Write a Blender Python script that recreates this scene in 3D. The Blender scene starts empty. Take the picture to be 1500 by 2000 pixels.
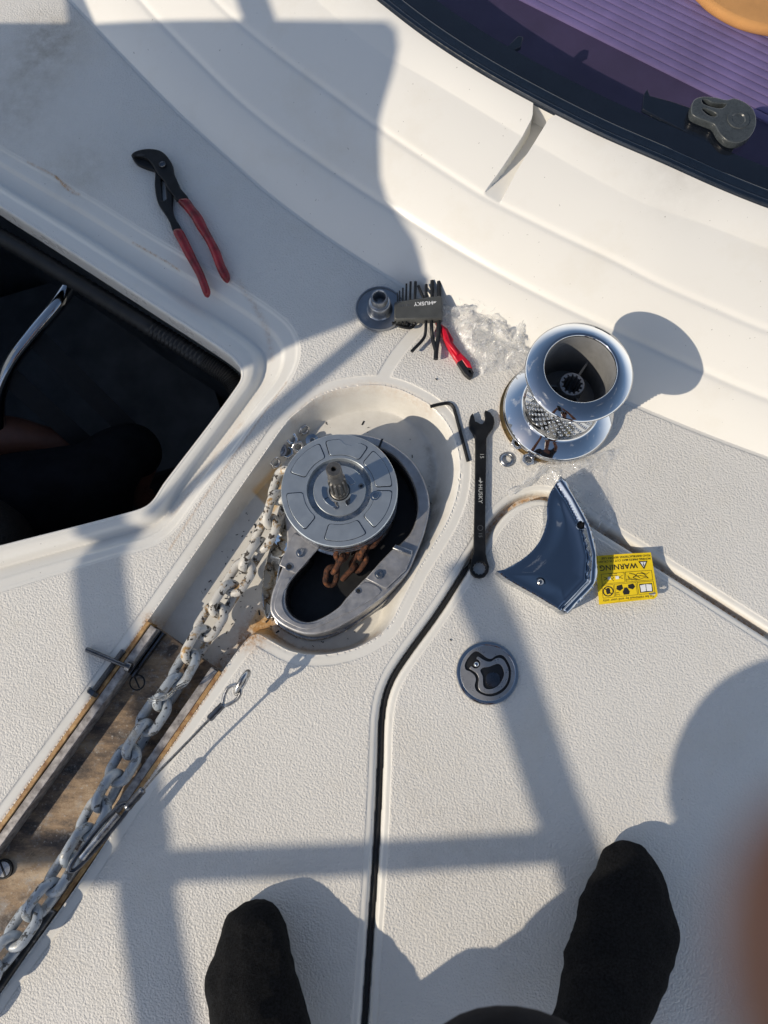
import bpy, bmesh, math, random
import numpy as np
from mathutils import Vector, Matrix
random.seed(7); rng = np.random.default_rng(7)
R = math.radians
scene = bpy.context.scene
C = scene.collection

# ------------------------------------------------------------------ camera
H = 0.92                      # phone height above the deck
FPX = 1503.0                  # focal length in photo pixels (1500 x 2000)
NADIR = (777.0, 1375.0)
_n = Vector((-(NADIR[0]-750), (NADIR[1]-1000), FPX)).normalized()    # world up in camera coords
_y = (Vector((0, 1, 0)) - _n*_n.y).normalized()
_x = _y.cross(_n).normalized()
CAM2W = Matrix((_x, _y, _n))
def ray(px, py):
    return CAM2W @ Vector((px-750, 1000-py, -FPX))
def P(px, py, z=0.0):
    d = ray(px, py); t = (z-H)/d.z
    return Vector((d.x*t, d.y*t, z))
def P2(pts, z=0.0):
    out = []
    for p in pts:
        q = P(p[0], p[1], z); out.append((q.x, q.y))
    return out
cd = bpy.data.cameras.new('camera'); cam = bpy.data.objects.new('camera', cd); C.objects.link(cam)
M4 = CAM2W.to_4x4(); M4.translation = Vector((0, 0, H)); cam.matrix_world = M4
cd.sensor_fit = 'VERTICAL'; cd.sensor_height = 36.0; cd.lens = FPX/2000*36
cd.clip_start = 0.004; cd.clip_end = 5000
cd.dof.use_dof = True; cd.dof.focus_distance = 0.95; cd.dof.aperture_fstop = 8.5
scene.camera = cam
scene.render.resolution_x = 768; scene.render.resolution_y = 1024

# ------------------------------------------------------------------ light
SUN_EL = 33.4; SHX, SHY = 0.880, 0.476        # shadows run towards (SHX, SHY)
_l = math.hypot(SHX, SHY); SHX /= _l; SHY /= _l
K = 1/math.tan(R(SUN_EL))
S = Vector((SHX*K, SHY*K, -1.0))             # light travels along S (per metre of fall)
w = bpy.data.worlds.new('World'); scene.world = w; w.use_nodes = True
nt = w.node_tree; bg = nt.nodes['Background']
sky = nt.nodes.new('ShaderNodeTexSky'); sky.sky_type = 'NISHITA'; sky.sun_disc = False
sky.sun_elevation = R(SUN_EL)
sky.sun_rotation = math.atan2(-SHX, -SHY)     # clockwise from +Y
sky.air_density = 1.0; sky.dust_density = 0.4; sky.ozone_density = 2.2
# thin broken cloud in the sky
tc = nt.nodes.new('ShaderNodeTexCoord'); mp = nt.nodes.new('ShaderNodeMapping'); mp.inputs['Scale'].default_value = (1, 1, 2.2)
nz = nt.nodes.new('ShaderNodeTexNoise'); nz.inputs['Scale'].default_value = 3.2; nz.inputs['Detail'].default_value = 7; nz.inputs['Roughness'].default_value = .62
cr = nt.nodes.new('ShaderNodeValToRGB'); cr.color_ramp.elements[0].position = .60; cr.color_ramp.elements[1].position = .78
cr.color_ramp.elements[1].color = (.55, .55, .55, 1)
mx = nt.nodes.new('ShaderNodeMixRGB'); mx.inputs[2].default_value = (8.8, 8.3, 7.8, 1)
nt.links.new(tc.outputs['Generated'], mp.inputs[0]); nt.links.new(mp.outputs[0], nz.inputs[0]); nt.links.new(nz.outputs[0], cr.inputs[0])
sx = nt.nodes.new('ShaderNodeSeparateXYZ'); nt.links.new(tc.outputs['Generated'], sx.inputs[0])
lo = nt.nodes.new('ShaderNodeMapRange'); nt.links.new(sx.outputs[2], lo.inputs[0]); lo.inputs[1].default_value = .0; lo.inputs[2].default_value = .50; lo.inputs[3].default_value = .92; lo.inputs[4].default_value = 0; lo.interpolation_type = 'SMOOTHSTEP'
mxx = nt.nodes.new('ShaderNodeMath'); mxx.operation = 'MAXIMUM'; nt.links.new(cr.outputs[0], mxx.inputs[0]); nt.links.new(lo.outputs[0], mxx.inputs[1])
nt.links.new(mxx.outputs[0], mx.inputs[0]); dk = nt.nodes.new('ShaderNodeMapRange'); nt.links.new(sx.outputs[2], dk.inputs[0]); dk.inputs[1].default_value = .25; dk.inputs[2].default_value = .85; dk.inputs[3].default_value = 1.0; dk.inputs[4].default_value = .46
wb = nt.nodes.new('ShaderNodeMixRGB'); wb.blend_type = 'MULTIPLY'; wb.inputs[0].default_value = 1; wb.inputs[2].default_value = (1.07, 1.0, .93, 1); nt.links.new(sky.outputs[0], wb.inputs[1])
wc = nt.nodes.new('ShaderNodeMixRGB'); wc.blend_type = 'MULTIPLY'; wc.inputs[0].default_value = 1; nt.links.new(wb.outputs[0], wc.inputs[1]); nt.links.new(dk.outputs[0], wc.inputs[2])
nt.links.new(wc.outputs[0], mx.inputs[1]); nt.links.new(mx.outputs[0], bg.inputs[0])
bg.inputs[1].default_value = 0.15
sd_ = bpy.data.lights.new('sun', 'SUN'); sd_.energy = 2.75; sd_.angle = R(0.53); sd_.color = (1.0, .875, .70)
so = bpy.data.objects.new('sun', sd_); C.objects.link(so); so.rotation_euler = S.to_track_quat('-Z', 'Y').to_euler()
scene.view_settings.view_transform = 'Standard'; scene.view_settings.look = 'None'
scene.view_settings.exposure = 0.48; scene.view_settings.gamma = 1.0

# ------------------------------------------------------------------ materials
def _mat(name):
    m = bpy.data.materials.new(name); m.use_nodes = True
    return m, m.node_tree, m.node_tree.nodes['Principled BSDF']
def ramp(nt, fac, stops):
    r = nt.nodes.new('ShaderNodeValToRGB'); e = r.color_ramp.elements
    while len(e) < len(stops): e.new(.5)
    for i, (p, c) in enumerate(stops):
        e[i].position = p; e[i].color = (*c, 1) if len(c) == 3 else c
    nt.links.new(fac, r.inputs[0]); return r.outputs[0]
def noise(nt, scale, detail=4, rough=.55, vec=None, kind='ShaderNodeTexNoise', dist=0):
    n = nt.nodes.new(kind); n.inputs['Scale'].default_value = scale
    if 'Detail' in n.inputs: n.inputs['Detail'].default_value = detail
    if 'Roughness' in n.inputs: n.inputs['Roughness'].default_value = rough
    if dist and 'Distortion' in n.inputs: n.inputs['Distortion'].default_value = dist
    if vec is None: vec = geo(nt)
    nt.links.new(vec, n.inputs['Vector']); return n.outputs[0]
def geo(nt):
    g = nt.nodes.get('geo')
    if not g: g = nt.nodes.new('ShaderNodeNewGeometry'); g.name = 'geo'
    return g.outputs['Position']
def math_(nt, op, a, b=None, c=None, clamp=False):
    n = nt.nodes.new('ShaderNodeMath'); n.operation = op; n.use_clamp = clamp
    for i, v in enumerate((a, b, c)):
        if v is None: continue
        if isinstance(v, (int, float)): n.inputs[i].default_value = v
        else: nt.links.new(v, n.inputs[i])
    return n.outputs[0]
def mixc(nt, f, a, b):
    n = nt.nodes.new('ShaderNodeMixRGB')
    for i, v in enumerate((f, a, b)):
        if isinstance(v, (int, float)): n.inputs[i].default_value = v
        elif isinstance(v, tuple): n.inputs[i].default_value = (*v, 1)
        else: nt.links.new(v, n.inputs[i])
    return n.outputs[0]
def bump(nt, b, h, strength=.5, dist=.001):
    n = nt.nodes.new('ShaderNodeBump'); n.inputs['Strength'].default_value = strength; n.inputs['Distance'].default_value = dist
    nt.links.new(h, n.inputs['Height'])
    if b.inputs['Normal'].is_linked: nt.links.new(b.inputs['Normal'].links[0].from_socket, n.inputs['Normal'])
    nt.links.new(n.outputs[0], b.inputs['Normal'])
def simple(name, col, rough=.5, metal=0., var=.12, nscale=60, bstr=0., bscale=400, bdist=.0004, rvar=.08, col2=None, spec=None, sheen=0):
    m, nt, b = _mat(name)
    n = noise(nt, nscale, 6, .6)
    c2 = col2 or tuple(max(0, c*(1-var*2)) for c in col)
    nt.links.new(ramp(nt, n, [(.35, c2), (.65, col)]), b.inputs['Base Color'])
    b.inputs['Metallic'].default_value = metal
    if rvar:
        n2 = noise(nt, nscale*2.3, 6, .65)
        r = nt.nodes.new('ShaderNodeMapRange'); nt.links.new(n2, r.inputs[0]); r.inputs[1].default_value = .3; r.inputs[2].default_value = .7
        r.inputs[3].default_value = max(.01, rough-rvar); r.inputs[4].default_value = rough+rvar
        nt.links.new(r.outputs[0], b.inputs['Roughness'])
    else: b.inputs['Roughness'].default_value = rough
    if spec is not None: b.inputs['Specular IOR Level'].default_value = spec
    if sheen: b.inputs['Sheen Weight'].default_value = sheen
    if bstr: bump(nt, b, noise(nt, bscale, 3, .6), bstr, bdist)
    return m
def spotted(name, base, spot, lo, hi, nscale, rough=.5, metal=0., col3=None, f3=(.6, .66), n3=30, bstr=.3, bscale=500):
    m, nt, b = _mat(name)
    col = mixc(nt, ramp(nt, noise(nt, nscale, 8, .62), [(lo, (0, 0, 0)), (hi, (1, 1, 1))]), base, spot)
    if col3: col = mixc(nt, ramp(nt, noise(nt, n3, 7, .65), [(f3[0], (0, 0, 0)), (f3[1], (1, 1, 1))]), col, col3)
    nt.links.new(col, b.inputs['Base Color']); b.inputs['Roughness'].default_value = rough; b.inputs['Metallic'].default_value = metal
    if bstr: bump(nt, b, noise(nt, bscale, 4, .6), bstr, .0004)
    return m
MT = {}
MT['chrome'] = simple('polished_steel', (.56, .57, .58), .035, 1, .04, 25, rvar=.03)
MT['steel'] = simple('worn_steel', (.50, .505, .51), .30, 1, .2, 90, .25, 900, .0002, rvar=.12)
MT['satin'] = simple('satin_zinc', (.47, .52, .56), .36, .75, .06, 40, .10, 1500, .0001, rvar=.06)
MT['cast'] = simple('cast_alloy', (.45, .45, .46), .45, .75, .15, 60, .45, 1300, .0003, rvar=.1)
MT['shaft'] = simple('worn_shaft', (.23, .22, .205), .42, .85, .2, 120, .3, 900, .0002)
MT['latchmetal'] = simple('brushed_latch', (.42, .42, .425), .32, .6, .08, 60, .1, 900, .0002)
MT['darksteel'] = simple('dark_steel', (.15, .16, .18), .30, 1, .2, 50, .1, 900, .0002)
MT['black'] = simple('black_oxide', (.012, .013, .015), .45, .2, .3, 90, .15, 1500, .0002, spec=.35)
MT['blackrub'] = simple('black_rubber', (.012, .013, .015), .5, 0, .2, 60)
MT['cavity'] = simple('greasy_cavity', (.060, .048, .040), .30, .6, .42, 70, .5, 160, .0012)
MT['sock'] = simple('black_knit', (.010, .011, .013), .95, 0, .45, 420, 1.0, 900, .0022, spec=.2)
MT['cloth'] = simple('black_cotton', (.011, .012, .016), .9, 0, .25, 25, .6, 700, .001, spec=.15)
MT['redgrip'] = simple('red_dipped_vinyl', (.33, .012, .022), .42, 0, .34, 55, .1, 500, .0003, rvar=.1)
MT['red'] = simple('red_plastic', (.62, .008, .03), .32, 0, .15, 60)
MT['holder'] = simple('grey_nylon', (.075, .078, .075), .42, 0, .12, 60, .1, 900)
MT['print'] = simple('pale_print', (.42, .43, .42), .5, 0, .2, 300)
MT['printdim'] = simple('etched_print', (.20, .21, .22), .35, .5, .2, 300)
MT['galv'] = spotted('galvanised_chain', (.33, .37, .41), (.03, .032, .036), .55, .565, 120, .42, .15, (.46, .47, .46), (.50, .66), 60, .5)
MT['galvdirty'] = spotted('galvanised_chain_dirty', (.50, .49, .46), (.035, .028, .022), .560, .580, 140, .5, .05, (.34, .21, .08), (.56, .64), 75, .5)
MT['nut'] = simple('bright_nut', (.78, .78, .78), .2, 1, .1, 200, .1, 900, .0002)
MT['rust'] = spotted('rusted_iron', (.085, .030, .013), (.022, .010, .007), .40, .60, 230, .95, 0, (.18, .065, .022), (.55, .7), 120, 1.0, 700)
MT['skin'] = simple('skin', (.20, .085, .055), .45, 0, .12, 30, .2, 500, .0004)
MT['yellow'] = simple('yellow_card', (.78, .57, .012), .4, 0, .04, 60)
MT['ink'] = simple('black_ink', (.012, .012, .012), .5, 0, .1, 60)
MT['whiteink'] = simple('white_ink', (.75, .76, .76), .5, 0, .05, 60)
MT['purple'] = simple('purple_foam', (.22, .17, .37), .8, 0, .12, 14, .2, 800, .0005)
MT['blade'] = simple('mirror_cover', (.36, .39, .43), .03, 1, .03, 20, rvar=.02)
MT['purpleshade'] = simple('purple_groove_shade', (.06, .04, .10), .8, 0, .1, 14)  # darker foam under the ribs, shade of the gaps put into the colour
MT['sealant'] = simple('aged_sealant', (.52, .33, .14), .6, 0, .3, 90, .4, 400, .0006, col2=(.20, .09, .03))
MT['orange'] = simple('orange_cloth', (.80, .40, .12), .85, 0, .08, 20, .3, 500)
MT['frit'] = simple('black_window_border', (.010, .014, .022), .10, 0, .1, 30, rvar=.02)
MT['navy'] = simple('navy_gasket', (.008, .014, .026), .22, 0, .1, 60, rvar=.06)
MT['knob'] = simple('smoked_plastic', (.05, .058, .062), .28, 0, .15, 120, .25, 700, .0004)
MT['locker'] = simple('locker_laminate', (.22, .24, .26), .6, 0, .3, 7, .3, 60, .002)
MT['wire'] = simple('stainless_wire', (.42, .42, .41), .33, 1, .3, 300, .5, 2500, .0003)
MT['white'] = simple('white_gelcoat', (.72, .71, .68), .30, 0, .03, 9, rvar=.06)

# ------------------------------------------------------------------ mesh helpers
def tag(o, label=None, cat=None, group=None, kind=None):
    if label: o['label'] = label
    if cat: o['category'] = cat
    if group: o['group'] = group
    if kind: o['kind'] = kind
    return o
def thing(name, loc, label, cat, group=None):
    o = bpy.data.objects.new(name, None); C.objects.link(o); o.location = loc; o.empty_display_size = .02
    return tag(o, label, cat, group)
def wloc(o):
    v = Vector((0, 0, 0))
    while o is not None: v += o.location; o = o.parent
    return v
def link(name, me, m, parent=None, origin=None, smooth=True, sharp=38):
    """mesh given in world coordinates -> object, shifted to its parent's (or own) origin"""
    o = bpy.data.objects.new(name, me); C.objects.link(o)
    base = wloc(parent) if parent else Vector((0, 0, 0))
    n = len(me.vertices)
    if origin is None and n:
        co = np.empty(n*3, 'f'); me.vertices.foreach_get('co', co); co = co.reshape(-1, 3)
        origin = Vector(((co[:, 0].min()+co[:, 0].max())/2, (co[:, 1].min()+co[:, 1].max())/2, co[:, 2].min()))
    origin = Vector(origin) if origin is not None else Vector((0, 0, 0))
    me.transform(Matrix.Translation(-origin)); o.location = origin-base; o.parent = parent
    if m is not None:
        me.materials.clear(); me.materials.append(MT[m] if isinstance(m, str) else m)
    if smooth:
        me.polygons.foreach_set('use_smooth', [True]*len(me.polygons)); me.set_sharp_from_angle(angle=R(sharp))
    me.update(); return o
def cr_spline(pts, n=8, closed=False):
    p = np.array(pts, float); out = []; N = len(p)
    rngi = range(N) if closed else range(N-1)
    for i in rngi:
        if closed: a, b, c, d = p[(i-1) % N], p[i], p[(i+1) % N], p[(i+2) % N]
        else: a, b, c, d = p[max(i-1, 0)], p[i], p[i+1], p[min(i+2, N-1)]
        # centripetal-ish: limit tangents so uneven spacing does not overshoot
        lbc = np.linalg.norm(c-b)+1e-9; lab = np.linalg.norm(b-a)+1e-9; lcd = np.linalg.norm(d-c)+1e-9
        m1 = (c-a)/(lab+lbc)*lbc if lab > 1e-8 else (c-b); m2 = (d-b)/(lbc+lcd)*lbc if lcd > 1e-8 else (c-b)
        for k in range(n):
            t = k/n; t2, t3 = t*t, t*t*t
            out.append((2*t3-3*t2+1)*b+(t3-2*t2+t)*m1+(-2*t3+3*t2)*c+(t3-t2)*m2)
    if not closed: out.append(p[-1])
    return np.array(out)
def slab_mesh(loops, z0, z1, bev=0., zf=None, res=2):
    cu = bpy.data.curves.new('tmp', 'CURVE'); cu.dimensions = '2D'; cu.fill_mode = 'BOTH'
    for lp in loops:
        s = cu.splines.new('POLY'); s.points.add(len(lp)-1)
        for i, q in enumerate(lp): s.points[i].co = (q[0], q[1], 0, 1)
        s.use_cyclic_u = True
    bev = min(bev, (z1-z0)*.49)
    cu.extrude = (z1-z0)/2-bev; cu.bevel_depth = bev; cu.bevel_resolution = res; cu.offset = -bev
    o = bpy.data.objects.new('tmp', cu); C.objects.link(o)
    dg = bpy.context.evaluated_depsgraph_get(); me = bpy.data.meshes.new_from_object(o.evaluated_get(dg))
    bpy.data.objects.remove(o); bpy.data.curves.remove(cu)
    me.transform(Matrix.Translation((0, 0, (z0+z1)/2)))
    if zf:
        for v in me.vertices: v.co = zf(v.co)
    return me
def slab(name, loops, z0, z1, m, parent=None, bev=0., zf=None, **k):
    return link(name, slab_mesh(loops, z0, z1, bev, zf), m, parent, **k)
class MB:
    """collects several shapes into one mesh"""
    def __init__(s): s.bm = bmesh.new()
    def tube(s, pts, r, n=12, closed=False, caps=True, flat=1.0):
        pts = [Vector(p) for p in pts]; N = len(pts)
        rs = list(r) if hasattr(r, '__len__') else [r]*N
        T = []
        for i in range(N):
            if closed: t = pts[(i+1) % N]-pts[i-1]
            else: t = pts[min(i+1, N-1)]-pts[max(i-1, 0)]
            T.append(t.normalized())
        up = Vector((0, 0, 1)) if abs(T[0].z) < .9 else Vector((1, 0, 0))
        nrm = (up-T[0]*up.dot(T[0])).normalized(); rings = []; Ns = []
        for i in range(N):
            nrm = (nrm-T[i]*nrm.dot(T[i])).normalized(); Ns.append(nrm.copy())
        for i in range(N):
            b = T[i].cross(Ns[i])
            rings.append([s.bm.verts.new(pts[i]+Ns[i]*math.cos(a)*rs[i]*flat+b*math.sin(a)*rs[i]) for a in [2*math.pi*k/n for k in range(n)]])
        M = N if closed else N-1
        for i in range(M):
            A, B = rings[i], rings[(i+1) % N]
            off = 0
            if closed and i == N-1:
                off = min(range(n), key=lambda o: (A[0].co-B[o].co).length)
            for k in range(n): s.bm.faces.new((A[k], A[(k+1) % n], B[(k+1+off) % n], B[(k+off) % n]))
        if not closed and caps:
            s.bm.faces.new(rings[0][::-1]); s.bm.faces.new(rings[-1])
        return s
    def lathe(s, prof, c, n=48, axis=None, xdir=None, rf=None):
        """prof: list of (r, z) from bottom outside ... ; c centre at z=0 of profile"""
        c = Vector(c); az = Vector(axis or (0, 0, 1)).normalized()
        ax = Vector(xdir) if xdir else (Vector((1, 0, 0)) if abs(az.x) < .9 else Vector((0, 1, 0)))
        ax = (ax-az*ax.dot(az)).normalized(); ay = az.cross(ax); rings = []
        for j, (r, z) in enumerate(prof):
            if r < 1e-7: rings.append([s.bm.verts.new(c+az*z)]); continue
            rings.append([s.bm.verts.new(c+az*z+(ax*math.cos(a)+ay*math.sin(a))*(r*(rf(a, j) if rf else 1))) for a in [2*math.pi*k/n for k in range(n)]])
        for A, B in zip(rings, rings[1:]):
            if len(A) == 1 and len(B) == 1: continue
            for k in range(n):
                k2 = (k+1) % n
                if len(A) == 1: s.bm.faces.new((A[0], B[k2], B[k]))
                elif len(B) == 1: s.bm.faces.new((A[k], A[k2], B[0]))
                else: s.bm.faces.new((A[k], A[k2], B[k2], B[k]))
        return s
    def box(s, c, ax, ay, az, bev=0):
        """centre, half-extent vectors"""
        c, ax, ay, az = map(Vector, (c, ax, ay, az)); v = []
        for i in (-1, 1):
            for j in (-1, 1):
                for k in (-1, 1): v.append(s.bm.verts.new(c+ax*i+ay*j+az*k))
        for f in ((0, 1, 3, 2), (4, 6, 7, 5), (0, 4, 5, 1), (2, 3, 7, 6), (0, 2, 6, 4), (1, 5, 7, 3)):
            s.bm.faces.new([v[i] for i in f])
        return s
    def grid(s, Pg):
        """Pg[i][j] points"""
        V = [[s.bm.verts.new(p) for p in row] for row in Pg]
        for a in range(len(V)-1):
            for b in range(len(V[0])-1): s.bm.faces.new((V[a][b], V[a+1][b], V[a+1][b+1], V[a][b+1]))
        return s
    def add(s, me): s.bm.from_mesh(me); return s
    def mesh(s):
        bmesh.ops.recalc_face_normals(s.bm, faces=s.bm.faces)
        me = bpy.data.meshes.new('m'); s.bm.to_mesh(me); s.bm.free(); return me
    def build(s, name, m, parent=None, **k): return link(name, s.mesh(), m, parent, **k)
def circ(c, r, n=40, a0=0): return [(c[0]+r*math.cos(a0+2*math.pi*i/n), c[1]+r*math.sin(a0+2*math.pi*i/n)) for i in range(n)]
def text_mesh(body, size, origin, ang, depth=.0002, align='CENTER', sx=1.0, shear=0, bold=0):
    cu = bpy.data.curves.new('t', 'FONT'); cu.body = body; cu.size = size; cu.align_x = align; cu.align_y = 'CENTER'
    cu.extrude = depth; cu.shear = shear; cu.offset = bold; cu.space_character = 1.05
    o = bpy.data.objects.new('t', cu); C.objects.link(o); dg = bpy.context.evaluated_depsgraph_get()
    me = bpy.data.meshes.new_from_object(o.evaluated_get(dg)); bpy.data.objects.remove(o); bpy.data.curves.remove(cu)
    me.transform(Matrix.Translation(origin) @ Matrix.Rotation(ang, 4, 'Z') @ Matrix.Diagonal((sx, 1, 1, 1))); return me

# ------------------------------------------------------------------ the deck moulding: one height field, cut into deck, cabin side and hatch lid
def arr(px, z=0., n=6, closed=False, spl=True):
    zz = z if hasattr(z, '__len__') else [z]*len(px)
    w_ = np.array([P(p[0], p[1], q)[:2] for p, q in zip(px, zz)])
    return cr_spline(w_, n, closed) if spl else w_
def sdf(poly, X, Y, closed=True):
    """distance (positive inside when closed) and nearest point"""
    n = len(poly); D = np.full(X.shape, 1e9, 'f8'); NX = np.zeros_like(X); NY = np.zeros_like(Y); ins = np.zeros(X.shape, bool)
    for i in range(n if closed else n-1):
        a = poly[i]; b = poly[(i+1) % n]; dx, dy = b[0]-a[0], b[1]-a[1]; L2 = dx*dx+dy*dy+1e-18
        t = np.clip(((X-a[0])*dx+(Y-a[1])*dy)/L2, 0, 1); qx = a[0]+t*dx; qy = a[1]+t*dy
        d = (X-qx)**2+(Y-qy)**2; m = d < D
        D[m] = d[m]; NX[m] = qx[m]; NY[m] = qy[m]
        if closed and abs(dy) > 1e-15:
            c = ((a[1] > Y) != (b[1] > Y)) & (X < dx*(Y-a[1])/dy+a[0]); ins ^= c
    D = np.sqrt(D)
    if closed: D = np.where(ins, D, -D)
    return D, NX, NY
def sst(a, b, x):
    t = np.clip((x-a)/(b-a), 0, 1); return t*t*(3-2*t)
LOC_O = arr([(-420, 30), (0, 288), (176, 388), (304, 468), (460, 560), (550, 622), (578, 660), (580, 702), (560, 745), (516, 796), (460, 872), (384, 972), (334, 1038), (290, 1066), (224, 1084), (0, 1152), (-420, 1285), (-560, 1200), (-560, 150)], 0, 6, True)
LOC_I = arr([(-400, 155), (0, 405), (300, 598), (440, 690), (466, 716), (470, 736), (460, 756), (402, 835), (320, 942), (292, 982), (256, 998), (0, 1064), (-400, 1168), (-480, 1120), (-480, 240)], -.004, 6, True)
PAN = arr([(-420, 2190), (0, 1610), (290, 1210), (400, 1052), (520, 880), (562, 822), (587, 800), (620, 776), (667, 759), (733, 752), (775, 759), (812, 775), (850, 799), (880, 838), (895, 880), (899, 918), (892, 968), (875, 1015), (849, 1060), (818, 1110), (790, 1165), (757, 1225), (712, 1258), (664, 1274), (616, 1279), (568, 1272), (532, 1254), (504, 1239), (488, 1244), (468, 1266), (434, 1312), (280, 1534), (144, 1739), (0, 1939), (-420, 2540)], 0, 6, True)
GRV = arr([(680, 2700), (700, 2200), (712, 2000), (722, 1850), (735, 1650), (742, 1500), (746, 1400), (756, 1350), (778, 1305), (860, 1190), (935, 1070), (960, 1027), (985, 997), (1015, 977), (1050, 968), (1085, 974), (1120, 996), (1164, 1025), (1268, 1090), (1500, 1238), (1900, 1494), (2400, 1815), (2400, 2700)], 0, 6, True)
ZC = [0, .034, .066, .092, .106]
far = [(2900, 1000), (2900, -1900), (-400, -1900)]
CAB = [arr(p+far, z, 6, True) for p, z in zip([
    [(-230, -480), (-60, -230), (40, -105), (139, 0), (279, 147), (355, 223), (446, 306), (537, 385), (659, 474), (800, 562), (950, 645), (1100, 722), (1265, 800), (1500, 892), (1900, 1030)],
    [(-60, -480), (110, -210), (190, -110), (274, 0), (385, 116), (470, 198), (557, 268), (660, 340), (760, 405), (932, 510), (1100, 598), (1260, 672), (1410, 741), (1500, 778), (1900, 925)],
    [(110, -480), (250, -220), (330, -110), (420, 0), (486, 60), (557, 116), (659, 190), (760, 263), (927, 372), (978, 400), (1085, 453), (1196, 506), (1287, 553), (1400, 603), (1500, 645), (1900, 790)],
    [(330, -480), (440, -230), (530, -90), (640, 20), (740, 100), (830, 152), (932, 213), (1054, 287), (1247, 393), (1380, 440), (1500, 486), (1900, 620)],
    [(440, -480), (530, -210), (610, -110), (745, 0), (831, 66), (932, 132), (1044, 195), (1171, 259), (1297, 314), (1400, 360), (1500, 400), (1900, 540)]], ZC)]
NOTCH = arr([(1046, 188), (1041, 205), (1038, 232), (985, 312), (950, 358), (920, 404), (922, 414), (948, 431), (978, 390), (1006, 335), (1032, 293), (1062, 248), (1072, 232), (1092, 216)],
            [.107, .104, .101, .092, .083, .073, .070, .066, .076, .088, .094, .101, .104, .107], 3, True)
def off_loop(poly, d):
    p = np.array(poly); t = np.roll(p, -1, 0)-np.roll(p, 1, 0); n_ = np.stack([t[:, 1], -t[:, 0]], -1); n_ /= np.linalg.norm(n_, axis=1)[:, None]+1e-12
    area = .5*np.sum(p[:, 0]*np.roll(p[:, 1], -1)-np.roll(p[:, 0], -1)*p[:, 1])
    return p+n_*(d if area > 0 else -d)
panc = P(700, 1000)
step = .0018
def axis(lo, hi, far_lo, far_hi):
    a = list(np.arange(lo, hi, step)); l, r = [], []
    s = step; v = a[0]
    while v > far_lo: s *= 1.22; v -= s; l.append(v)
    s = step; v = a[-1]
    while v < far_hi: s *= 1.22; v += s; r.append(v)
    return np.array(l[::-1]+a+r)
gx = axis(-.60, .66, -1.7, 1.7); gy = axis(-.40, 1.05, -1.5, 2.0)
X, Y = np.meshgrid(gx, gy)
def near(poly, pad=.02):
    return (X > poly[:, 0].min()-pad) & (X < poly[:, 0].max()+pad) & (Y > poly[:, 1].min()-pad) & (Y < poly[:, 1].max()+pad)
for poly, off in ((GRV, .0026), (GRV, -.0026), (PAN, 0.), (LOC_I, 0.), (NOTCH, 0.), (CAB[4], 0.), (CAB[0], 0)):
    d, nx, ny = sdf(poly, X, Y)
    m = np.abs(d-off) < step*.55
    gxn = (X-nx)/(d+1e-12); gyn = (Y-ny)/(d+1e-12)           # unit direction of growing d
    ok = m & (np.abs(d) > 1e-6)
    X[ok] -= ((d-off)*gxn)[ok]; Y[ok] -= ((d-off)*gyn)[ok]
dO = sdf(LOC_O, X, Y)[0]; dI = sdf(LOC_I, X, Y)[0]; dP = sdf(PAN, X, Y)[0]; dG = sdf(GRV, X, Y)[0]; dN = sdf(NOTCH, X, Y)[0]
dC = [sdf(c, X, Y)[0] for c in CAB]
Z = np.zeros_like(X)
# cabin side: four strakes with a soft crease between them
zc = np.zeros_like(X)
for i in range(4):
    a, b = dC[i], -dC[i+1]
    m = (a > 0) & (b > 0); t = np.clip(a/(a+b+1e-9), 0, 1)
    bulge = (.0035, .002, .002, .0015)[i]*4*t*(1-t)
    zc[m] = (ZC[i]+(ZC[i+1]-ZC[i])*t+bulge)[m]
zc[dC[4] >= 0] = ZC[4]
for i in (1, 2): zc -= .0013*np.exp(-(dC[i]/.0040)**2)
zc *= 1.0
Z = np.where(dC[0] > 0, zc, 0.)
# notch in the cabin side
nf = .0645+.05*np.clip(Y-P(935, 418, .07).y, 0, 1)
Z = np.where(dN > 1e-4, np.minimum(Z, nf), Z)
# chain locker coaming and gutter
tL = np.clip(dO/(dO-dI+1e-9), 0, 1)
prof = np.interp(tL, [0, .03, .05, .22, .25, .29, .50, .54, .58, .66, .74, .84, .93, .985, 1.0], [0, -.0016, -.0020, -.0042, -.0058, -.0082, -.0140, -.0158, -.0150, -.0085, -.0042, -.0028, -.0030, -.0048, -.0085])
k3 = (dO > 0) & (dI <= 1e-9); Z = np.where(k3, prof, Z)
Z = np.where(dI > 1e-6, -.033, Z)
Z = np.where((dI > 0) & (dI <= 1e-5), -.0085, Z)
# windlass pan and chain channel
ang = np.arctan2(Y-panc.y, X-panc.x)
inpan = sst(P(470, 1240).y-.03, P(470, 1240).y+.05, Y-.0*X)*sst(-.21, -.15, X)
wv = .007+inpan*(.004+.009*np.clip(np.sin(ang), 0, 1)+.020*np.clip(np.cos(ang+.25), 0, 1)**1.5+.004*np.clip(-np.sin(ang), 0, 1))
tp = np.clip(dP/wv, 0, 1); DP = .040
Z = np.where(dP > 0, -DP*(tp*tp*(3-2*tp)*.55+tp*.45), Z)
Z += np.where(dP <= 0, -.0022*np.clip(1+dP/.004, 0, 1)**2, 0)
# hatch gap
ag = np.abs(dG)
Z += np.where(dP < 0, -np.interp(ag, [0, .0026, .0032, .0045, .0065, .009], [.016, .016, .008, .0035, .0008, 0]), 0)
# moulded non-skid fields
strip = sdf(arr([(835, 622), (800, 662), (770, 700), (748, 738), (744, 755)], 0, 4), X, Y, False)[0]
ns = np.minimum.reduce([-dO-.0025, -dP-.0125, ag-.0125, -dC[0]-.004, strip-.0075])
Z += .0007*sst(0, .0012, ns)
# soft unevenness of hand laid laminate
Z += .0003*np.sin(X*9+1.3)*np.sin(Y*7.3+.5)*(ag > .004)
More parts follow.
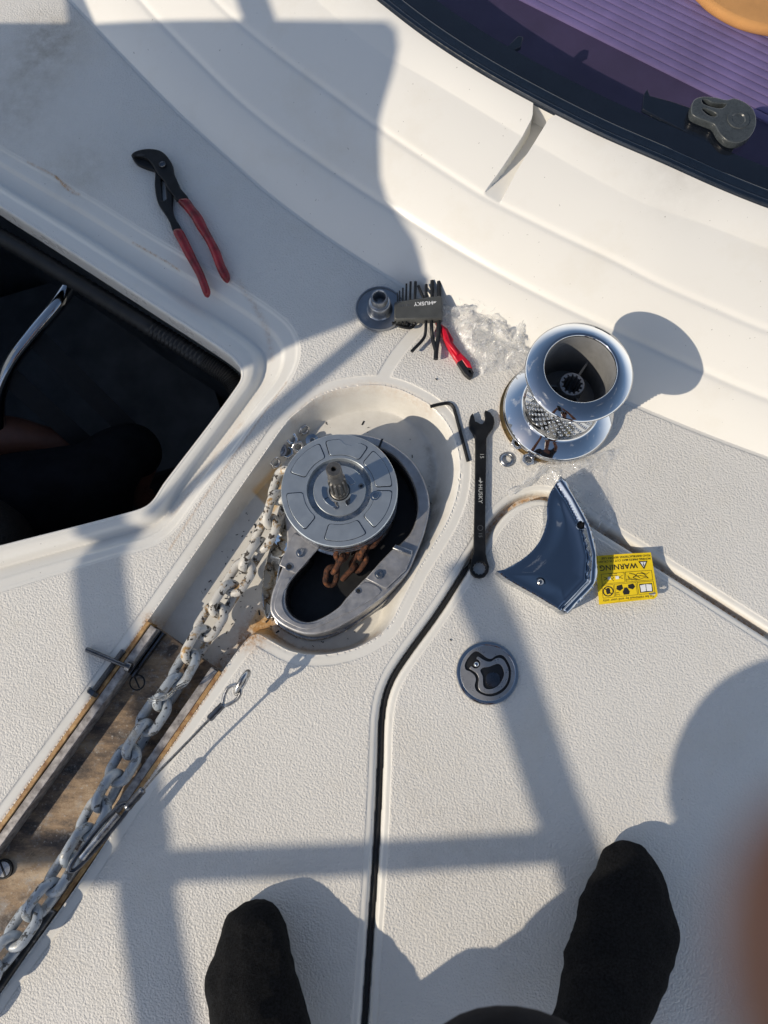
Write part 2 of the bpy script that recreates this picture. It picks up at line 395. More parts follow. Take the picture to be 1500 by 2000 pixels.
# stains with a shape of their own
def blob(px, r, z=0):
    p = P(px[0], px[1], z); return np.exp(-((X-p.x)**2+(Y-p.y)**2)/r**2)
def streak(pts, r, z=0):
    return np.exp(-(sdf(arr(pts, z, 4), X, Y, False)[0]/r)**2)
rust = np.zeros_like(X)
rust += 1.0*streak([(60, 326), (110, 352), (150, 382)], .0013, -.01)*.8+1.0*streak([(115, 354), (140, 380), (160, 388)], .0014, -.01)+.9*streak([(262, 478), (300, 500), (334, 520), (352, 532)], .0011, -.01)
rust += 1.1*blob((520, 1222), .022, -.03)+.9*blob((490, 1245), .018, -.03)+.8*blob((425, 1300), .012, -.03)+.7*blob((300, 1215), .010, -.02)+.6*streak([(440, 1290), (470, 1255), (500, 1235)], .008, -.03)
rust += .75*streak([(530, 1240), (570, 1262), (620, 1272), (680, 1268), (740, 1240)], .0035, -.03)
rust += .8*streak([(0, 1606), (290, 1207)], .0016)+.9*streak([(440, 1308), (280, 1537), (235, 1603)], .0016)
rust += .28*streak([(575, 822), (620, 785), (670, 765), (735, 758), (800, 778), (840, 805)], .006, -.01)
rust += .35*streak([(470, 560), (520, 640), (530, 700)], .004, -.01)+.3*streak([(470, 830), (390, 935), (340, 1000)], .006, -.012)
rust += 1.3*streak([(925, 1090), (960, 1027), (985, 997), (1015, 977), (1050, 968), (1085, 974), (1120, 996), (1164, 1025), (1268, 1090), (1500, 1238)], .0028)
rust += .55*streak([(330, 1075), (390, 985), (560, 745)], .0012)
tanp = sst(-.0015, .0015, sdf(arr([(497, 965), (548, 908), (575, 950), (535, 1003)], -.045, spl=False), X, Y)[0])*(dP > .004)
tanp = np.maximum(tanp, sst(-.002, .002, sdf(arr([(484, 1222), (505, 1188), (530, 1212), (540, 1250), (505, 1245)], -.04, spl=False), X, Y)[0])*(dP > .004)*.9)
grime = np.zeros_like(X)
for c, r, a in (((105, 70), .045, 1), ((60, 140), .06, .6), ((160, 330), .05, .5), ((30, 230), .05, .45), ((890, 1250), .03, .22), ((1160, 1245), .03, .22), ((1230, 1790), .03, .3), ((960, 1640), .04, .35), ((860, 1700), .04, .25),
                ((1270, 440), .05, .30), ((400, 1640), .09, .2), ((1000, 1860), .03, .3), ((620, 1850), .05, .2), ((1330, 1010), .07, .2), ((80, 1400), .09, .2), ((840, 1560), .05, .2)):
    grime += a*blob(c, r)
grime += .9*streak([(836, 880), (846, 960), (842, 1040), (815, 1100)], .007, -.045)*(dP > 0)+.3*(dP > .001)

mdk, nt, b = _mat('deck_gelcoat')
def attr(nt, name):
    a = nt.nodes.new('ShaderNodeAttribute'); a.attribute_name = name; return a.outputs['Fac']
v = geo(nt)
mask = nt.nodes.new('ShaderNodeMapRange'); nt.links.new(attr(nt, 'ns'), mask.inputs[0]); mask.inputs[1].default_value = 0; mask.inputs[2].default_value = .0012; mask.inputs[3].default_value = 0; mask.inputs[4].default_value = 1
mask = mask.outputs[0]
base = mixc(nt, mask, mixc(nt, noise(nt, 5, 4, .5), (.74, .725, .68), (.69, .68, .64)), mixc(nt, noise(nt, 11, 5, .6), (.67, .655, .62), (.60, .59, .56)))
# yellowed, worn patches
base = mixc(nt, ramp(nt, noise(nt, 9, 6, .7), [(.52, (0, 0, 0)), (.75, (.30, .30, .30))]), base, (.58, .53, .43))
gr = math_(nt, 'MULTIPLY', attr(nt, 'grime'), ramp(nt, noise(nt, 45, 7, .7), [(.35, (.12, .12, .12)), (.66, (.80, .80, .80))]), clamp=True)
base = mixc(nt, gr, base, (.33, .30, .25))
base = mixc(nt, math_(nt, 'MULTIPLY', attr(nt, 'tan'), ramp(nt, noise(nt, 120, 5, .6), [(.3, (.75, .75, .75)), (.7, (1, 1, 1))])), base, (.62, .43, .21))
rs = math_(nt, 'MULTIPLY', attr(nt, 'rust'), ramp(nt, noise(nt, 190, 7, .7), [(.36, (.08, .08, .08)), (.62, (1, 1, 1))]), clamp=True)
base = mixc(nt, math_(nt, 'MULTIPLY', rs, .9), base, (.42, .22, .07))
rs2 = math_(nt, 'MULTIPLY', attr(nt, 'rust'), ramp(nt, noise(nt, 520, 4, .7), [(.58, (0, 0, 0)), (.66, (1, 1, 1))]), clamp=True)
base = mixc(nt, math_(nt, 'MULTIPLY', rs2, .8), base, (.09, .05, .025))
# pinprick dirt
sp = ramp(nt, noise(nt, 210, 2, .5), [(.755, (0, 0, 0)), (.765, (1, 1, 1))])
base = mixc(nt, math_(nt, 'MULTIPLY', sp, .5), base, (.10, .09, .08))
nt.links.new(base, b.inputs['Base Color'])
rr = nt.nodes.new('ShaderNodeMapRange'); nt.links.new(mask, rr.inputs[0]); rr.inputs[3].default_value = .27; rr.inputs[4].default_value = .55
nt.links.new(math_(nt, 'ADD', rr.outputs[0], math_(nt, 'MULTIPLY', noise(nt, 18, 6, .7), .12)), b.inputs['Roughness'])
# pebbled grain: warped noise, flattened tops
peb = ramp(nt, noise(nt, 430, 1.4, .5), [(.38, (0, 0, 0)), (.62, (1, 1, 1))])
peb2 = noise(nt, 700, 2, .5)
vo = nt.nodes.new('ShaderNodeTexVoronoi'); vo.feature = 'SMOOTH_F1'; vo.inputs['Scale'].default_value = 410; vo.inputs['Smoothness'].default_value = .35; nt.links.new(geo(nt), vo.inputs['Vector'])
peb = math_(nt, 'ADD', math_(nt, 'MULTIPLY', peb, .55), math_(nt, 'SUBTRACT', 1.0, math_(nt, 'MULTIPLY', vo.outputs['Distance'], 1.1)))
hgt = math_(nt, 'MULTIPLY', math_(nt, 'ADD', peb, math_(nt, 'MULTIPLY', peb2, .35)), mask)
bump(nt, b, hgt, .66, .0007)
bump(nt, b, noise(nt, 28, 3, .5), .15, .0008)
MT['deck'] = mdk

NY_, NX_ = X.shape
idx = np.arange(NY_*NX_).reshape(NY_, NX_)
quads = np.stack([idx[:-1, :-1], idx[:-1, 1:], idx[1:, 1:], idx[1:, :-1]], -1).reshape(-1, 4)
fl = lambda A: A.reshape(-1)
XYZ = np.stack([fl(X), fl(Y), fl(Z)], -1)
def qmean(A): return fl(A)[quads].mean(1)
qG = qmean(dG); qC = qmean(dC[0]); qI = fl(dI)[quads].min(1); qW = fl(dC[4])[quads].min(1)
def cut(name, sel, m, parent=None, extra=None, origin=(0, 0, 0)):
    q = quads[sel]; zq = XYZ[:, 2][q]; steep = (zq.max(1)-zq.min(1)) > .0006
    qs = q[steep]; zs = zq[steep]; first = np.abs(zs[:, 0]-zs[:, 2]) <= np.abs(zs[:, 1]-zs[:, 3])     # split steep cells along the level diagonal
    A_, B_ = qs[first], qs[~first]
    tris = np.concatenate([A_[:, [0, 1, 2]], A_[:, [0, 2, 3]], B_[:, [0, 1, 3]], B_[:, [1, 2, 3]]]); q = q[~steep]
    flat = np.concatenate([q.reshape(-1), tris.reshape(-1)]); tot = np.concatenate([np.full(len(q), 4, 'i'), np.full(len(tris), 3, 'i')])
    u, inv = np.unique(flat, return_inverse=True); inv = inv.reshape(-1)
    me = bpy.data.meshes.new(name); nv, nf = len(u), len(tot)
    me.vertices.add(nv); me.vertices.foreach_set('co', XYZ[u].astype('f').reshape(-1))
    me.loops.add(len(inv)); me.loops.foreach_set('vertex_index', inv.astype('i'))
    me.polygons.add(nf); me.polygons.foreach_set('loop_start', np.concatenate([[0], np.cumsum(tot)[:-1]]).astype('i')); me.polygons.foreach_set('loop_total', tot)
    me.update(calc_edges=True)
    for nm, A in (('ns', ns), ('rust', rust), ('tan', tanp), ('grime', grime)):
        at = me.attributes.new(nm, 'FLOAT', 'POINT'); at.data.foreach_set('value', fl(A)[u].astype('f'))
    return link(name, me, m, parent, origin=origin, sharp=42)
keep = fl(dI)[quads].max(1) < 1e-6
lidsel = (qG > 0)
cabsel = (qC > 0) & ~lidsel & (fl(dC[4])[quads].max(1) < 1e-6)
decksel = ~lidsel & (qC <= 0) & keep
deck = cut('deck', decksel, 'deck'); tag(deck, kind='structure')
cabin = cut('cabin_front', cabsel, 'deck'); tag(cabin, 'smooth cream moulded cabin side with stepped ridges and a narrow notch', 'cabin')
lid = thing('deck_hatch', P(1100, 1600), 'large textured white deck hatch lid with a round chrome pull latch', 'hatch')
cut('hatch_panel', lidsel & (qC <= 0), 'deck', lid, origin=wloc(lid))
gpts = [p for p in GRV if True]
gs = [Vector((p[0], p[1], -.0085)) for p in GRV if -1.0 < p[1] and p[0] < 1.1][0:]
MB().tube([p for p in gs if p.y > -.9 and p.x < P(925, 1080).x and p.y < P(925, 1080).y], .0024, 8).build('hatch_gasket', 'blackrub', lid)
# skirt of the hull and sea far below, so that the boat floats on something
sea = MB(); sea.grid([[Vector((x, y, -1.25)) for y in (-900, -60, -8, 0, 8, 60, 900)] for x in (-900, -60, -8, 0, 8, 60, 900)])
mw, nt, b = _mat('sea_water'); b.inputs['Base Color'].default_value = (.012, .045, .06, 1); b.inputs['Roughness'].default_value = .12
bump(nt, b, noise(nt, 1.6, 6, .6), .6, .25)
sea = sea.build('sea', mw, origin=(0, 0, -1.25)); tag(sea, kind='structure')

# ------------------------------------------------------------------ chain locker below the opening
lw = MB(); lo = off_loop(LOC_I[::3], .075); lo2 = LOC_I[::3]
lo_t = [Vector((p[0], p[1], -.031)) for p in lo]; lo_b = [Vector((p[0]*.98-.01, p[1], -.72)) for p in lo]
n = len(lo)
vt = [lw.bm.verts.new(p) for p in lo_t]; vb = [lw.bm.verts.new(p) for p in lo_b]; vi = [lw.bm.verts.new((p[0], p[1], -.031)) for p in lo2]
for i in range(n):
    j = (i+1) % n; lw.bm.faces.new((vt[i], vt[j], vb[j], vb[i])); lw.bm.faces.new((vi[i], vi[j], vt[j], vt[i]))
lw.bm.faces.new(vb)
cw_ = MB(); cw_.grid([[Vector((p[0], p[1], z)) for p in list(off_loop(LOC_I, d_))+[off_loop(LOC_I, d_)[0]]] for d_, z in ((.0052, -.0050), (.0046, -.0034), (.0036, -.0027), (.0018, -.0029), (.0007, -.0040), (.0, -.0062), (-.0001, -.012), (-.0002, -.022), (-.0002, -.0400))])
cw_ = cw_.build('locker_coaming', 'white'); tag(cw_, kind='structure')
lk = lw.build('locker_well', 'locker', sharp=60); tag(lk, kind='structure')

# ------------------------------------------------------------------ chain channel liner
def V3(p, z=None): return Vector((p[0], p[1], p[2] if z is None else z))
e0, e1 = P(290, 1210), P(0, 1610); f0, f1 = P(434, 1312), P(0, 1939)
dirL = (e1-e0).normalized(); nL = Vector((-dirL.y, dirL.x, 0));  nL = nL if nL.dot(f0-e0) > 0 else -nL
wid = (f0-e0).dot(nL); lenL = .78
o0 = e0+dirL*.004; endr = f0+dirL*.003
lin = thing('channel_liner', (o0+dirL*.2+nL*wid*.5)+Vector((0, 0, -.044)), 'dirty brown metal chain channel with pale side rails, running down from the windlass', 'chain channel')
lin.location.z = -.0445
m_, nt, b = _mat('weathered_plate')
mpp = nt.nodes.new('ShaderNodeMapping'); mpp.inputs['Rotation'].default_value = (0, 0, -math.atan2(dirL.y, dirL.x)); mpp.inputs['Scale'].default_value = (.38, 1, 1); nt.links.new(geo(nt), mpp.inputs[0])
g1 = noise(nt, 27, 8, .72, vec=mpp.outputs[0]); g2 = noise(nt, 60, 8, .78); g3 = noise(nt, 240, 5, .7)
c_ = ramp(nt, g1, [(.36, (.028, .026, .027)), (.46, (.12, .085, .06)), (.56, (.30, .205, .12)), (.68, (.46, .36, .25))])
c_ = mixc(nt, ramp(nt, g2, [(.52, (0, 0, 0)), (.66, (.85, .85, .85))]), c_, (.30, .28, .26))
c_ = mixc(nt, ramp(nt, g2, [(.30, (.8, .8, .8)), (.42, (0, 0, 0))]), c_, (.030, .028, .027))
c_ = mixc(nt, ramp(nt, g3, [(.60, (0, 0, 0)), (.68, (.7, .7, .7))]), c_, (.50, .47, .42))
nt.links.new(c_, b.inputs['Base Color']); b.inputs['Roughness'].default_value = .6; b.inputs['Metallic'].default_value = .0
bump(nt, b, g3, .5, .0008); bump(nt, b, g2, .4, .001)
MT['plate'] = m_
MT['grimy'] = spotted('grimy_tube', (.05, .052, .055), (.30, .30, .30), .58, .62, 60, .35, .6, (.012, .012, .012), (.45, .55), 40, .4)
MT['rail'] = simple('scuffed_rail', (.50, .47, .44), .42, .25, .22, 120, .3, 500, .0003, rvar=.1, col2=(.17, .155, .15))
def quadslab(a, b_, c, d, z0, z1, bev=.0008): return slab_mesh([[(q.x, q.y) for q in (a, b_, c, d)]], z0, z1, bev)
link('base_plate', quadslab(o0+nL*.003, o0+dirL*lenL+nL*.003, o0+dirL*lenL+nL*(wid-.003), o0+nL*(wid-.003), -.0445, -.0250), 'plate', lin)
for s, a0 in ((1, o0+nL*.0004), (-1, o0+nL*(wid-.0004))):
    n2 = nL*s; a0 = a0-n2*.0012-dirL*.002; link('sealant_bead', quadslab(a0, a0+dirL*lenL, a0+dirL*lenL+n2*.0054, a0+n2*.0054, -.0440, .0001), 'sealant', lin)
for s, a0 in ((1, o0+nL*.0052), (-1, o0+nL*(wid-.0052))):
    n2 = nL*s; mb = MB()
    mb.add(quadslab(a0, a0+dirL*lenL, a0+dirL*lenL+n2*.0095, a0+n2*.0095, -.0045, -.0022))
    mb.add(quadslab(a0+n2*.0075, a0+dirL*lenL+n2*.0075, a0+dirL*lenL+n2*.0095, a0+n2*.0095, -.0415, -.0047, .0003))
    mb.build('side_rail', 'rail', lin)
gr0 = o0+nL*(wid-.0030)+dirL*.305
MB().tube([gr0+dirL*k*.05+Vector((0, 0, -.0005))-nL*.002 for k in range(10)], .0062, 14).build('grimy_tube', 'grimy', lin)
mb = MB()
for k in (.0135, .0185): mb.add(quadslab(o0+nL*k, o0+dirL*.062+nL*k, o0+dirL*.062+nL*(k+.0028), o0+nL*(k+.0028), -.0245, -.0150, .0006))
mb.build('wear_strip', 'darksteel', lin)
def slot_screw(px, py, z, r, raised, m):
    c = P(px, py, z); s = MB()
    s.lathe([(r, -.002), (r, raised*.6), (r*.9, raised), (r*.2, raised), (0, raised)], c, 32)
    t = s.build('slotted_screw', m, lin)
    ring = MB(); ring.lathe([(r*1.02, 0), (r*1.02, raised+.0003), (r*1.16, raised+.0003), (r*1.2, 0)], c, 32); ring.build('screw_rim', 'blackrub', t)
    sl = MB(); a = R(-62); d = Vector((math.cos(a), math.sin(a), 0)); e = Vector((-d.y, d.x, 0)); sl.box(c+Vector((0, 0, raised)), d*r*.93, e*r*.11, Vector((0, 0, .0004))); sl.build('screw_slot', 'blackrub', t)
slot_screw(268, 1333, -.0250, .0080, .0006, 'plate')
slot_screw(8, 1697, -.0250, .0092, .0030, 'steel')

# ------------------------------------------------------------------ windlass
WZ = .045; WC = P(662.5, 956, WZ); W0 = Vector((WC.x, WC.y, -.045))
win = thing('windlass', W0, 'stripped anchor windlass in the recess, with a grey flat top disc and upright splined shaft', 'windlass')
HT = .006
hout = P2([(700, 848), (746, 858), (788, 884), (816, 914), (834, 953), (839, 990), (829, 1040), (812, 1084), (796, 1118), (766, 1150), (732, 1178), (682, 1213), (637, 1234), (600, 1239), (564, 1228), (537, 1210), (527, 1190), (532, 1155), (544, 1126), (556, 1090), (560, 1050), (555, 1000), (560, 950), (580, 905), (620, 868), (660, 850)], HT)
hout = [tuple(q) for q in cr_spline(hout, 5, True)]
hin = P2([(735, 872), (772, 893), (797, 925), (812, 960), (815, 1000), (802, 1040), (776, 1068), (755, 1092), (712, 1130), (676, 1168), (661, 1186), (628, 1207), (600, 1215), (576, 1207), (560, 1188), (557, 1166), (562, 1143), (580, 1118), (604, 1090), (600, 1050), (585, 1000), (585, 955), (603, 915), (640, 885), (690, 868)], HT)
hin = [tuple(q) for q in cr_spline(hin, 5, True)]
hs = slab('housing', [hout, hin], -.0435, HT, 'cast', win, bev=.0022)
cxy = np.mean(np.array(hout), 0)
def scl(loop, k, c=None, dx=0, dy=0):
    c = cxy if c is None else c
    return [((p[0]-c[0])*k+c[0]+dx, (p[1]-c[1])*k+c[1]+dy) for p in loop]
slab('base_flange', [scl(hout, 1.035), scl(hin, 1.02)], -.0405, -.033, 'steel', win, bev=.002)
slab('cavity_floor', [scl(hin, 1.03)], -.0420, -.0385, 'blackrub', win)
slab('cavity_wall', [scl(hin, 1.012), scl(hin, .985)], -.0395, HT-.006, 'cavity', win)
# raised plates
def P2c(px, z): return P2(px, z)
lp = slab('chain_stripper_plate', [P2([(574, 1040), (625, 1068), (578, 1121), (545, 1104)], HT+.004)], HT+.0002, HT+.0045, 'cast', win, bev=.0012)
rp = slab('keeper_plate', [P2([(770, 1069), (806, 1082), (793, 1113), (754, 1150), (714, 1130), (742, 1098)], HT+.004)], HT+.0002, HT+.0040, 'cast', win, bev=.0012)
slab('keeper_bar', [P2([(772, 1062), (806, 1075), (803, 1085), (766, 1071)], HT+.009)], HT+.0042, HT+.0085, 'steel', win, bev=.0018)
slab('end_plate', [[tuple(q) for q in cr_spline(P2([(744, 1154), (700, 1186), (655, 1208), (625, 1222), (598, 1229), (568, 1219), (545, 1204), (535, 1186), (541, 1158), (552, 1132), (566, 1130), (552, 1163), (553, 1188), (571, 1211), (598, 1219), (630, 1212), (666, 1189), (710, 1138)], HT+.002), 4, True)]], HT+.0002, HT+.0016, 'cast', win, bev=.0006)
def capscrew(px, py, z, r, parent, m='steel', hexr=.45, name='cap_screw'):
    c = P(px, py, z); s = MB()
    s.lathe([(r*1.55, 0), (r*1.55, .0008), (r*1.02, .001), (r, .0032), (r*.9, .0038), (r*hexr*1.1, .0038), (r*hexr, .0020), (0, .0020)], c, 30)
    return s.build(name, m, parent)
capscrew(587, 1080, HT+.0045, .0036, lp); capscrew(741, 1122, HT+.0040, .0038, rp)
def dark_hole(px, py, z, r, parent, name='screw_hole'):
    c = P(px, py, z); s = MB(); s.lathe([(r*1.45, 0), (r*1.4, .0006), (r, .0006), (r*.9, .0001), (0, .0001)], c, 26)
    o = s.build(name, 'steel', parent)
    s = MB(); s.lathe([(r*.86, 0), (r*.86, .0004), (0, .0004)], c, 24); s.build('hole_bore', 'blackrub', o); return o
dark_hole(565, 1107, HT+.0045, .0034, lp); dark_hole(700, 1154, HT+.0016, .0026, win)
# seam across the crescent rim
slab('rim_seam', [P2([(745, 857), (749, 857), (742, 876), (738, 874)], HT)], HT+.0001, HT+.0006, 'blackrub', win)
# polished chain guide on the left flank
gl = [tuple(q) for q in cr_spline(P2([(556, 1002), (578, 1046), (550, 1104), (531, 1188), (520, 1207), (510, 1192), (506, 1140), (517, 1085), (540, 1040)], .0), 5, True)]
pg = P(560, 1080); pe = P(512, 1160)
def gz(co):
    t = min(1, max(0, ((co.x-pe.x)/(pg.x-pe.x))))
    if co.z > -.01: co.z -= .022*(1-t)**1.3+.002*math.sin(co.y*60+co.x*80)
    return co
gm = slab_mesh([gl], -.043, .006, .002)
bm = bmesh.new(); bm.from_mesh(gm); bmesh.ops.triangulate(bm, faces=bm.faces); bmesh.ops.subdivide_edges(bm, edges=[e for e in bm.edges if e.calc_length() > .004], cuts=3, use_grid_fill=False); bm.to_mesh(gm); bm.free()
for v_ in gm.vertices: v_.co = gz(v_.co)
link('chain_guide', gm, 'chrome', win, sharp=80)
# gypsy under the disc
cz = Vector((WC.x, WC.y, 0))
prof = [(.020, -.038), (.060, -.036), (.066, -.032), (.068, -.026), (.068, -.018), (.062, -.012), (.056, -.006), (.056, .0), (.062, .005), (.0688, .0065), (.0692, .0125), (.0670, .0130), (.0670, .0155), (.0692, .0160), (.0692, .0225), (.0668, .0230), (.0668, .0265), (.0692, .0270), (.0692, .0345), (.0670, .0350), (.0670, .0380), (.066, .0383), (.020, .0378)]
MB().lathe(prof, cz, 72, rf=lambda a, j: 1-.10*(5 <= j <= 7)*(.5+.5*math.cos(a*7))).build('gypsy_wheel', 'steel', win)
MT['ringshade'] = simple('ring_shade', (.07, .075, .085), .35, .6, .2, 60)
disc = MB(); RD = .0692
disc.lathe([(.0500, .0385), (RD-.001, .0385), (RD, .0392), (RD, .0440), (RD-.0010, .0450), (.0392, .0450), (.0386, .0445), (.0370, .0330), (.0362, .0325), (.0325, .0325), (.0318, .0330), (.0312, .0402), (.0306, .0407), (.0128, .0407), (.0124, .040), (.0124, .030), (0, .030)], cz, 128)
td = disc.build('top_disc', 'satin', win, sharp=30)
# dark ring between disc and hub, the channel's shade put into its colour
MB().lathe([(.0324, .0326), (.0324, .0331), (.0364, .0331), (.0364, .0326)], cz, 96).build('channel_shade_ring', 'ringshade', td)
def sector(a0, a1, r0, r1, wavy=False):
    out = []
    for k in range(17):
        t = k/16; a = a0+(a1-a0)*t; r = r1
        if wavy: r = r1-.0065*sst(.30, .48, np.array(t))*(1-sst(.62, .80, np.array(t)))*1.0
        out.append((a, float(r)))
    for k in range(9): a = a1+(a0-a1)*k/8; out.append((a+(.10*(.5-k/8))*0, r0))
    return [(WC.x+r*math.cos(a), WC.y+r*math.sin(a)) for a, r in out]
def rounded(loop, r=.0022, n=3):
    p = np.array(loop); out = []
    N = len(p)
    for i in range(N):
        a, b_, c = p[i-1], p[i], p[(i+1) % N]; u = a-b_; w_ = c-b_; lu, lw_ = np.linalg.norm(u), np.linalg.norm(w_)
        if lu < 1e-7 or lw_ < 1e-7: continue
        cosv = np.dot(u, w_)/lu/lw_
        if cosv > -.7:
            q = min(r, lu*.95, lw_*.95); A, B_ = b_+u/lu*q, b_+w_/lw_*q
            for k in range(n+1): t = k/n; out.append((1-t)**2*A+2*t*(1-t)*b_+t*t*B_)
        else: out.append(b_)
    return [tuple(q) for q in out]
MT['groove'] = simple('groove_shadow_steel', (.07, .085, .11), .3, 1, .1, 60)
for k, (ac, wv_) in enumerate(((82, 1), (27, 0), (-25, 0), (-82, 0), (-152, 0), (137, 0))):
    hw = 24 if not wv_ else 25
    lp_ = rounded(sector(R(ac+hw), R(ac-hw), .0425, .0628, wv_), .004)
    cc = np.mean(np.array(lp_), 0)
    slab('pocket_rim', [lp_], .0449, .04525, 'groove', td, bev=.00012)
    slab('pocket_panel', [scl(lp_, .945, cc)], .0450, .0457, 'satin', td, bev=.0003)
for a0, a1 in ((25, 75), (-65, -15), (-150, -95), (165, 215)):
    lp_ = rounded([(WC.x+r*math.cos(R(a)), WC.y+r*math.sin(R(a))) for a, r in [(a0+(a1-a0)*k/8, .0215) for k in range(9)]+[(a1-(a1-a0)*k/8, .0148) for k in range(9)]], .002)
    slab('hub_pad', [lp_], .0407, .0414, 'chrome', td, bev=.0004)
for ax_, r_, rr_ in ((12, .0262, .0030), (-100, .0205, .0027)):
    q = (WC.x+r_*math.cos(R(ax_)), WC.y+r_*math.sin(R(ax_))); s = MB()
    s.lathe([(rr_*1.25, 0), (rr_*1.2, .0006), (rr_*.75, .0008), (rr_*.6, .0001), (0, .0001)], (q[0], q[1], .0407), 24); g_ = s.build('grub_screw', 'steel', td)
    s = MB(); s.lathe([(rr_*.56, 0), (rr_*.56, .0004), (0, .0004)], (q[0], q[1], .0407), 6); g_ and s.build('socket', 'blackrub', g_)
capscrew(733, 969, .0448, .0040, td, 'chrome', .5, 'disc_screw')
sh = MB()
def teeth(a, j): return 1+(.11*(1 if math.cos(a*11) > 0 else -1) if 4 <= j <= 7 else 0)
shp = P(666, 969, .030)
sh.lathe([(.0112, -.010), (.0112, .012), (.0100, .013), (.0098, .020), (.0095, .022), (.0095, .030), (.0095, .052), (.0092, .060), (.0082, .062), (.0078, .064), (.0078, .068), (.0086, .070), (.0086, .097), (.0078, .0990), (.0030, .0990), (.0024, .0975), (.0022, .090), (0, .090)], cz+Vector((0, 0, .040-.012)), 110, rf=teeth)
sh.build('splined_shaft', 'shaft', win, sharp=28)

# ------------------------------------------------------------------ chain
def link_mesh(pitch, d, n=26, ns=10):
    r = pitch*.395; st = (pitch+d)-2*r; st = max(st, .002)
    pts = []
    for k in range(n//2+1): a = -math.pi/2+math.pi*k/(n//2); pts.append((st/2+r*math.cos(a), r*math.sin(a), 0))
    for k in range(n//2+1): a = math.pi/2+math.pi*k/(n//2); pts.append((-st/2+r*math.cos(a), r*math.sin(a), 0))
    mb = MB(); mb.tube(pts, d/2, ns, closed=True); me = mb.mesh()
    me.polygons.foreach_set('use_smooth', [True]*len(me.polygons)); me.update(); return me
def lay_chain(parent, path, pitch, me, mfun, roll0, jit, name='link', n=None):
    pts = cr_spline([tuple(p) for p in path], 12); seg = np.linalg.norm(np.diff(pts, axis=0), axis=1); s = np.concatenate([[0], np.cumsum(seg)])
    k = 0; base = wloc(parent); meshes = {}
    while (k+.5)*pitch < s[-1]:
        c = Vector([np.interp((k+.5)*pitch, s, pts[:, i]) for i in range(3)])
        a = Vector([np.interp(k*pitch, s, pts[:, i]) for i in range(3)]); b_ = Vector([np.interp((k+1)*pitch, s, pts[:, i]) for i in range(3)])
        x = (b_-a).normalized(); up = Vector((0, 0, 1)); y = up.cross(x).normalized(); z = x.cross(y)
        rl = R(roll0+90*(k % 2)+rng.uniform(-jit, jit)); y2 = y*math.cos(rl)+z*math.sin(rl); z2 = x.cross(y2)
        mn = mfun(k)
        if mn not in meshes: meshes[mn] = me.copy(); meshes[mn].materials.append(MT[mn])
        o = bpy.data.objects.new(name, meshes[mn]); C.objects.link(o); o.parent = parent
        o.matrix_local = Matrix.Translation(c-base) @ Matrix((x, y2, z2)).transposed().to_4x4()
        k += 1
        if n and k >= n: break
CH = [(560, 925, .018), (548, 960, .017), (533, 1012, .010), (503, 1070, .000), (470, 1123, -.005), (436, 1175, -.007), (405, 1225, -.007), (376, 1275, -.007), (348, 1325, -.006), (320, 1367, -.005), (290, 1412, -.004), (262, 1457, -.002), (236, 1502, .001), (210, 1548, .004), (186, 1592, .007), (160, 1640, .010), (130, 1688, .013), (98, 1738, .016), (62, 1785, .018), (22, 1842, .021), (-30, 1905, .025), (-110, 2000, .031), (-230, 2140, .040)]
path = [P(*p) for p in CH]
ch = thing('anchor_chain', (path[8].x, path[8].y, -.0415), 'taut grey galvanised anchor chain with black flecks, running down from the windlass', 'chain')
lay_chain(ch, path, .0312, link_mesh(.0300, .0110, 28, 12), lambda k: 'galvdirty' if k < 8 else 'galv', 22, 14)
rc = [P(690, 1040, .006), P(672, 1070, .008), P(662, 1098, .002), P(648, 1120, -.004), P(648, 1146, -.012)]
rch = thing('rusty_chain', (rc[2].x, rc[2].y, -.02), 'short tail of rusty brown chain hanging from under the windlass disc', 'chain')
rl_ = link_mesh(.0170, .0068, 22, 10)
lay_chain(rch, rc, .0175, rl_, lambda k: 'rust', 60, 18)
lay_chain(rch, [P(735, 1040, .004), P(716, 1068, .006), P(702, 1096, -.003), P(684, 1116, -.010), P(668, 1132, -.014)], .0175, rl_, lambda k: 'rust', 10, 18)
# frayed seizing wire round one link
fw = MB()
for k in range(7):
    a = [P(298+rng.uniform(-14, 6), 1365+rng.uniform(-8, 8), .018+rng.uniform(0, .006)), P(322, 1362+rng.uniform(-5, 5), .022), P(345, 1345+rng.uniform(-5, 5), .026), P(362+rng.uniform(-3, 12), 1338+rng.uniform(-14, 14), .02+rng.uniform(-.004, .012))]
    fw.tube([tuple(q) for q in cr_spline([tuple(q) for q in a], 5)], .00055, 5)
fw = fw.build('seizing_wire', 'wire'); tag(fw, 'frayed grey wire tied round one chain link near the channel screw', 'wire')

# ------------------------------------------------------------------ wire lanyard with hook, lying over the chain
ly0 = P(190, 1625, .040)
ly = thing('wire_lanyard', (ly0.x, ly0.y, -.004), 'thin steel wire lanyard with crimped eyes and a hook, clipped to the chain', 'lanyard')
pw = [P(*q) for q in ((268, 1558, .040), (300, 1518, .041), (352, 1464, .043), (412, 1402, .046), (432, 1382, .047))]
wm = MB(); cs = cr_spline([tuple(q) for q in pw], 14)
ly_w = wm.tube([tuple(q) for q in cs], .0016, 8).build('wire', 'wire', ly)
def ferr(a, b_, r): 
    A, B = P(*a), P(*b_); L_ = [A.lerp(B, t) for t in (0, .06, .2, .4, .6, .8, .94, 1)]
    MB().tube(L_, [r*.7, r, r*1.04, r*.92, r*1.04, r*.92, r, r*.7], 14).build('ferrule', 'darksteel', ly)
ferr((408, 1405, .046), (436, 1376, .047), .0040); ferr((246, 1580, .038), (280, 1541, .040), .0046)
lo_ = [P(*q) for q in ((436, 1378, .047), (438, 1360, .048), (446, 1343, .050), (462, 1337, .051), (470, 1349, .051), (464, 1364, .049), (450, 1374, .048))]
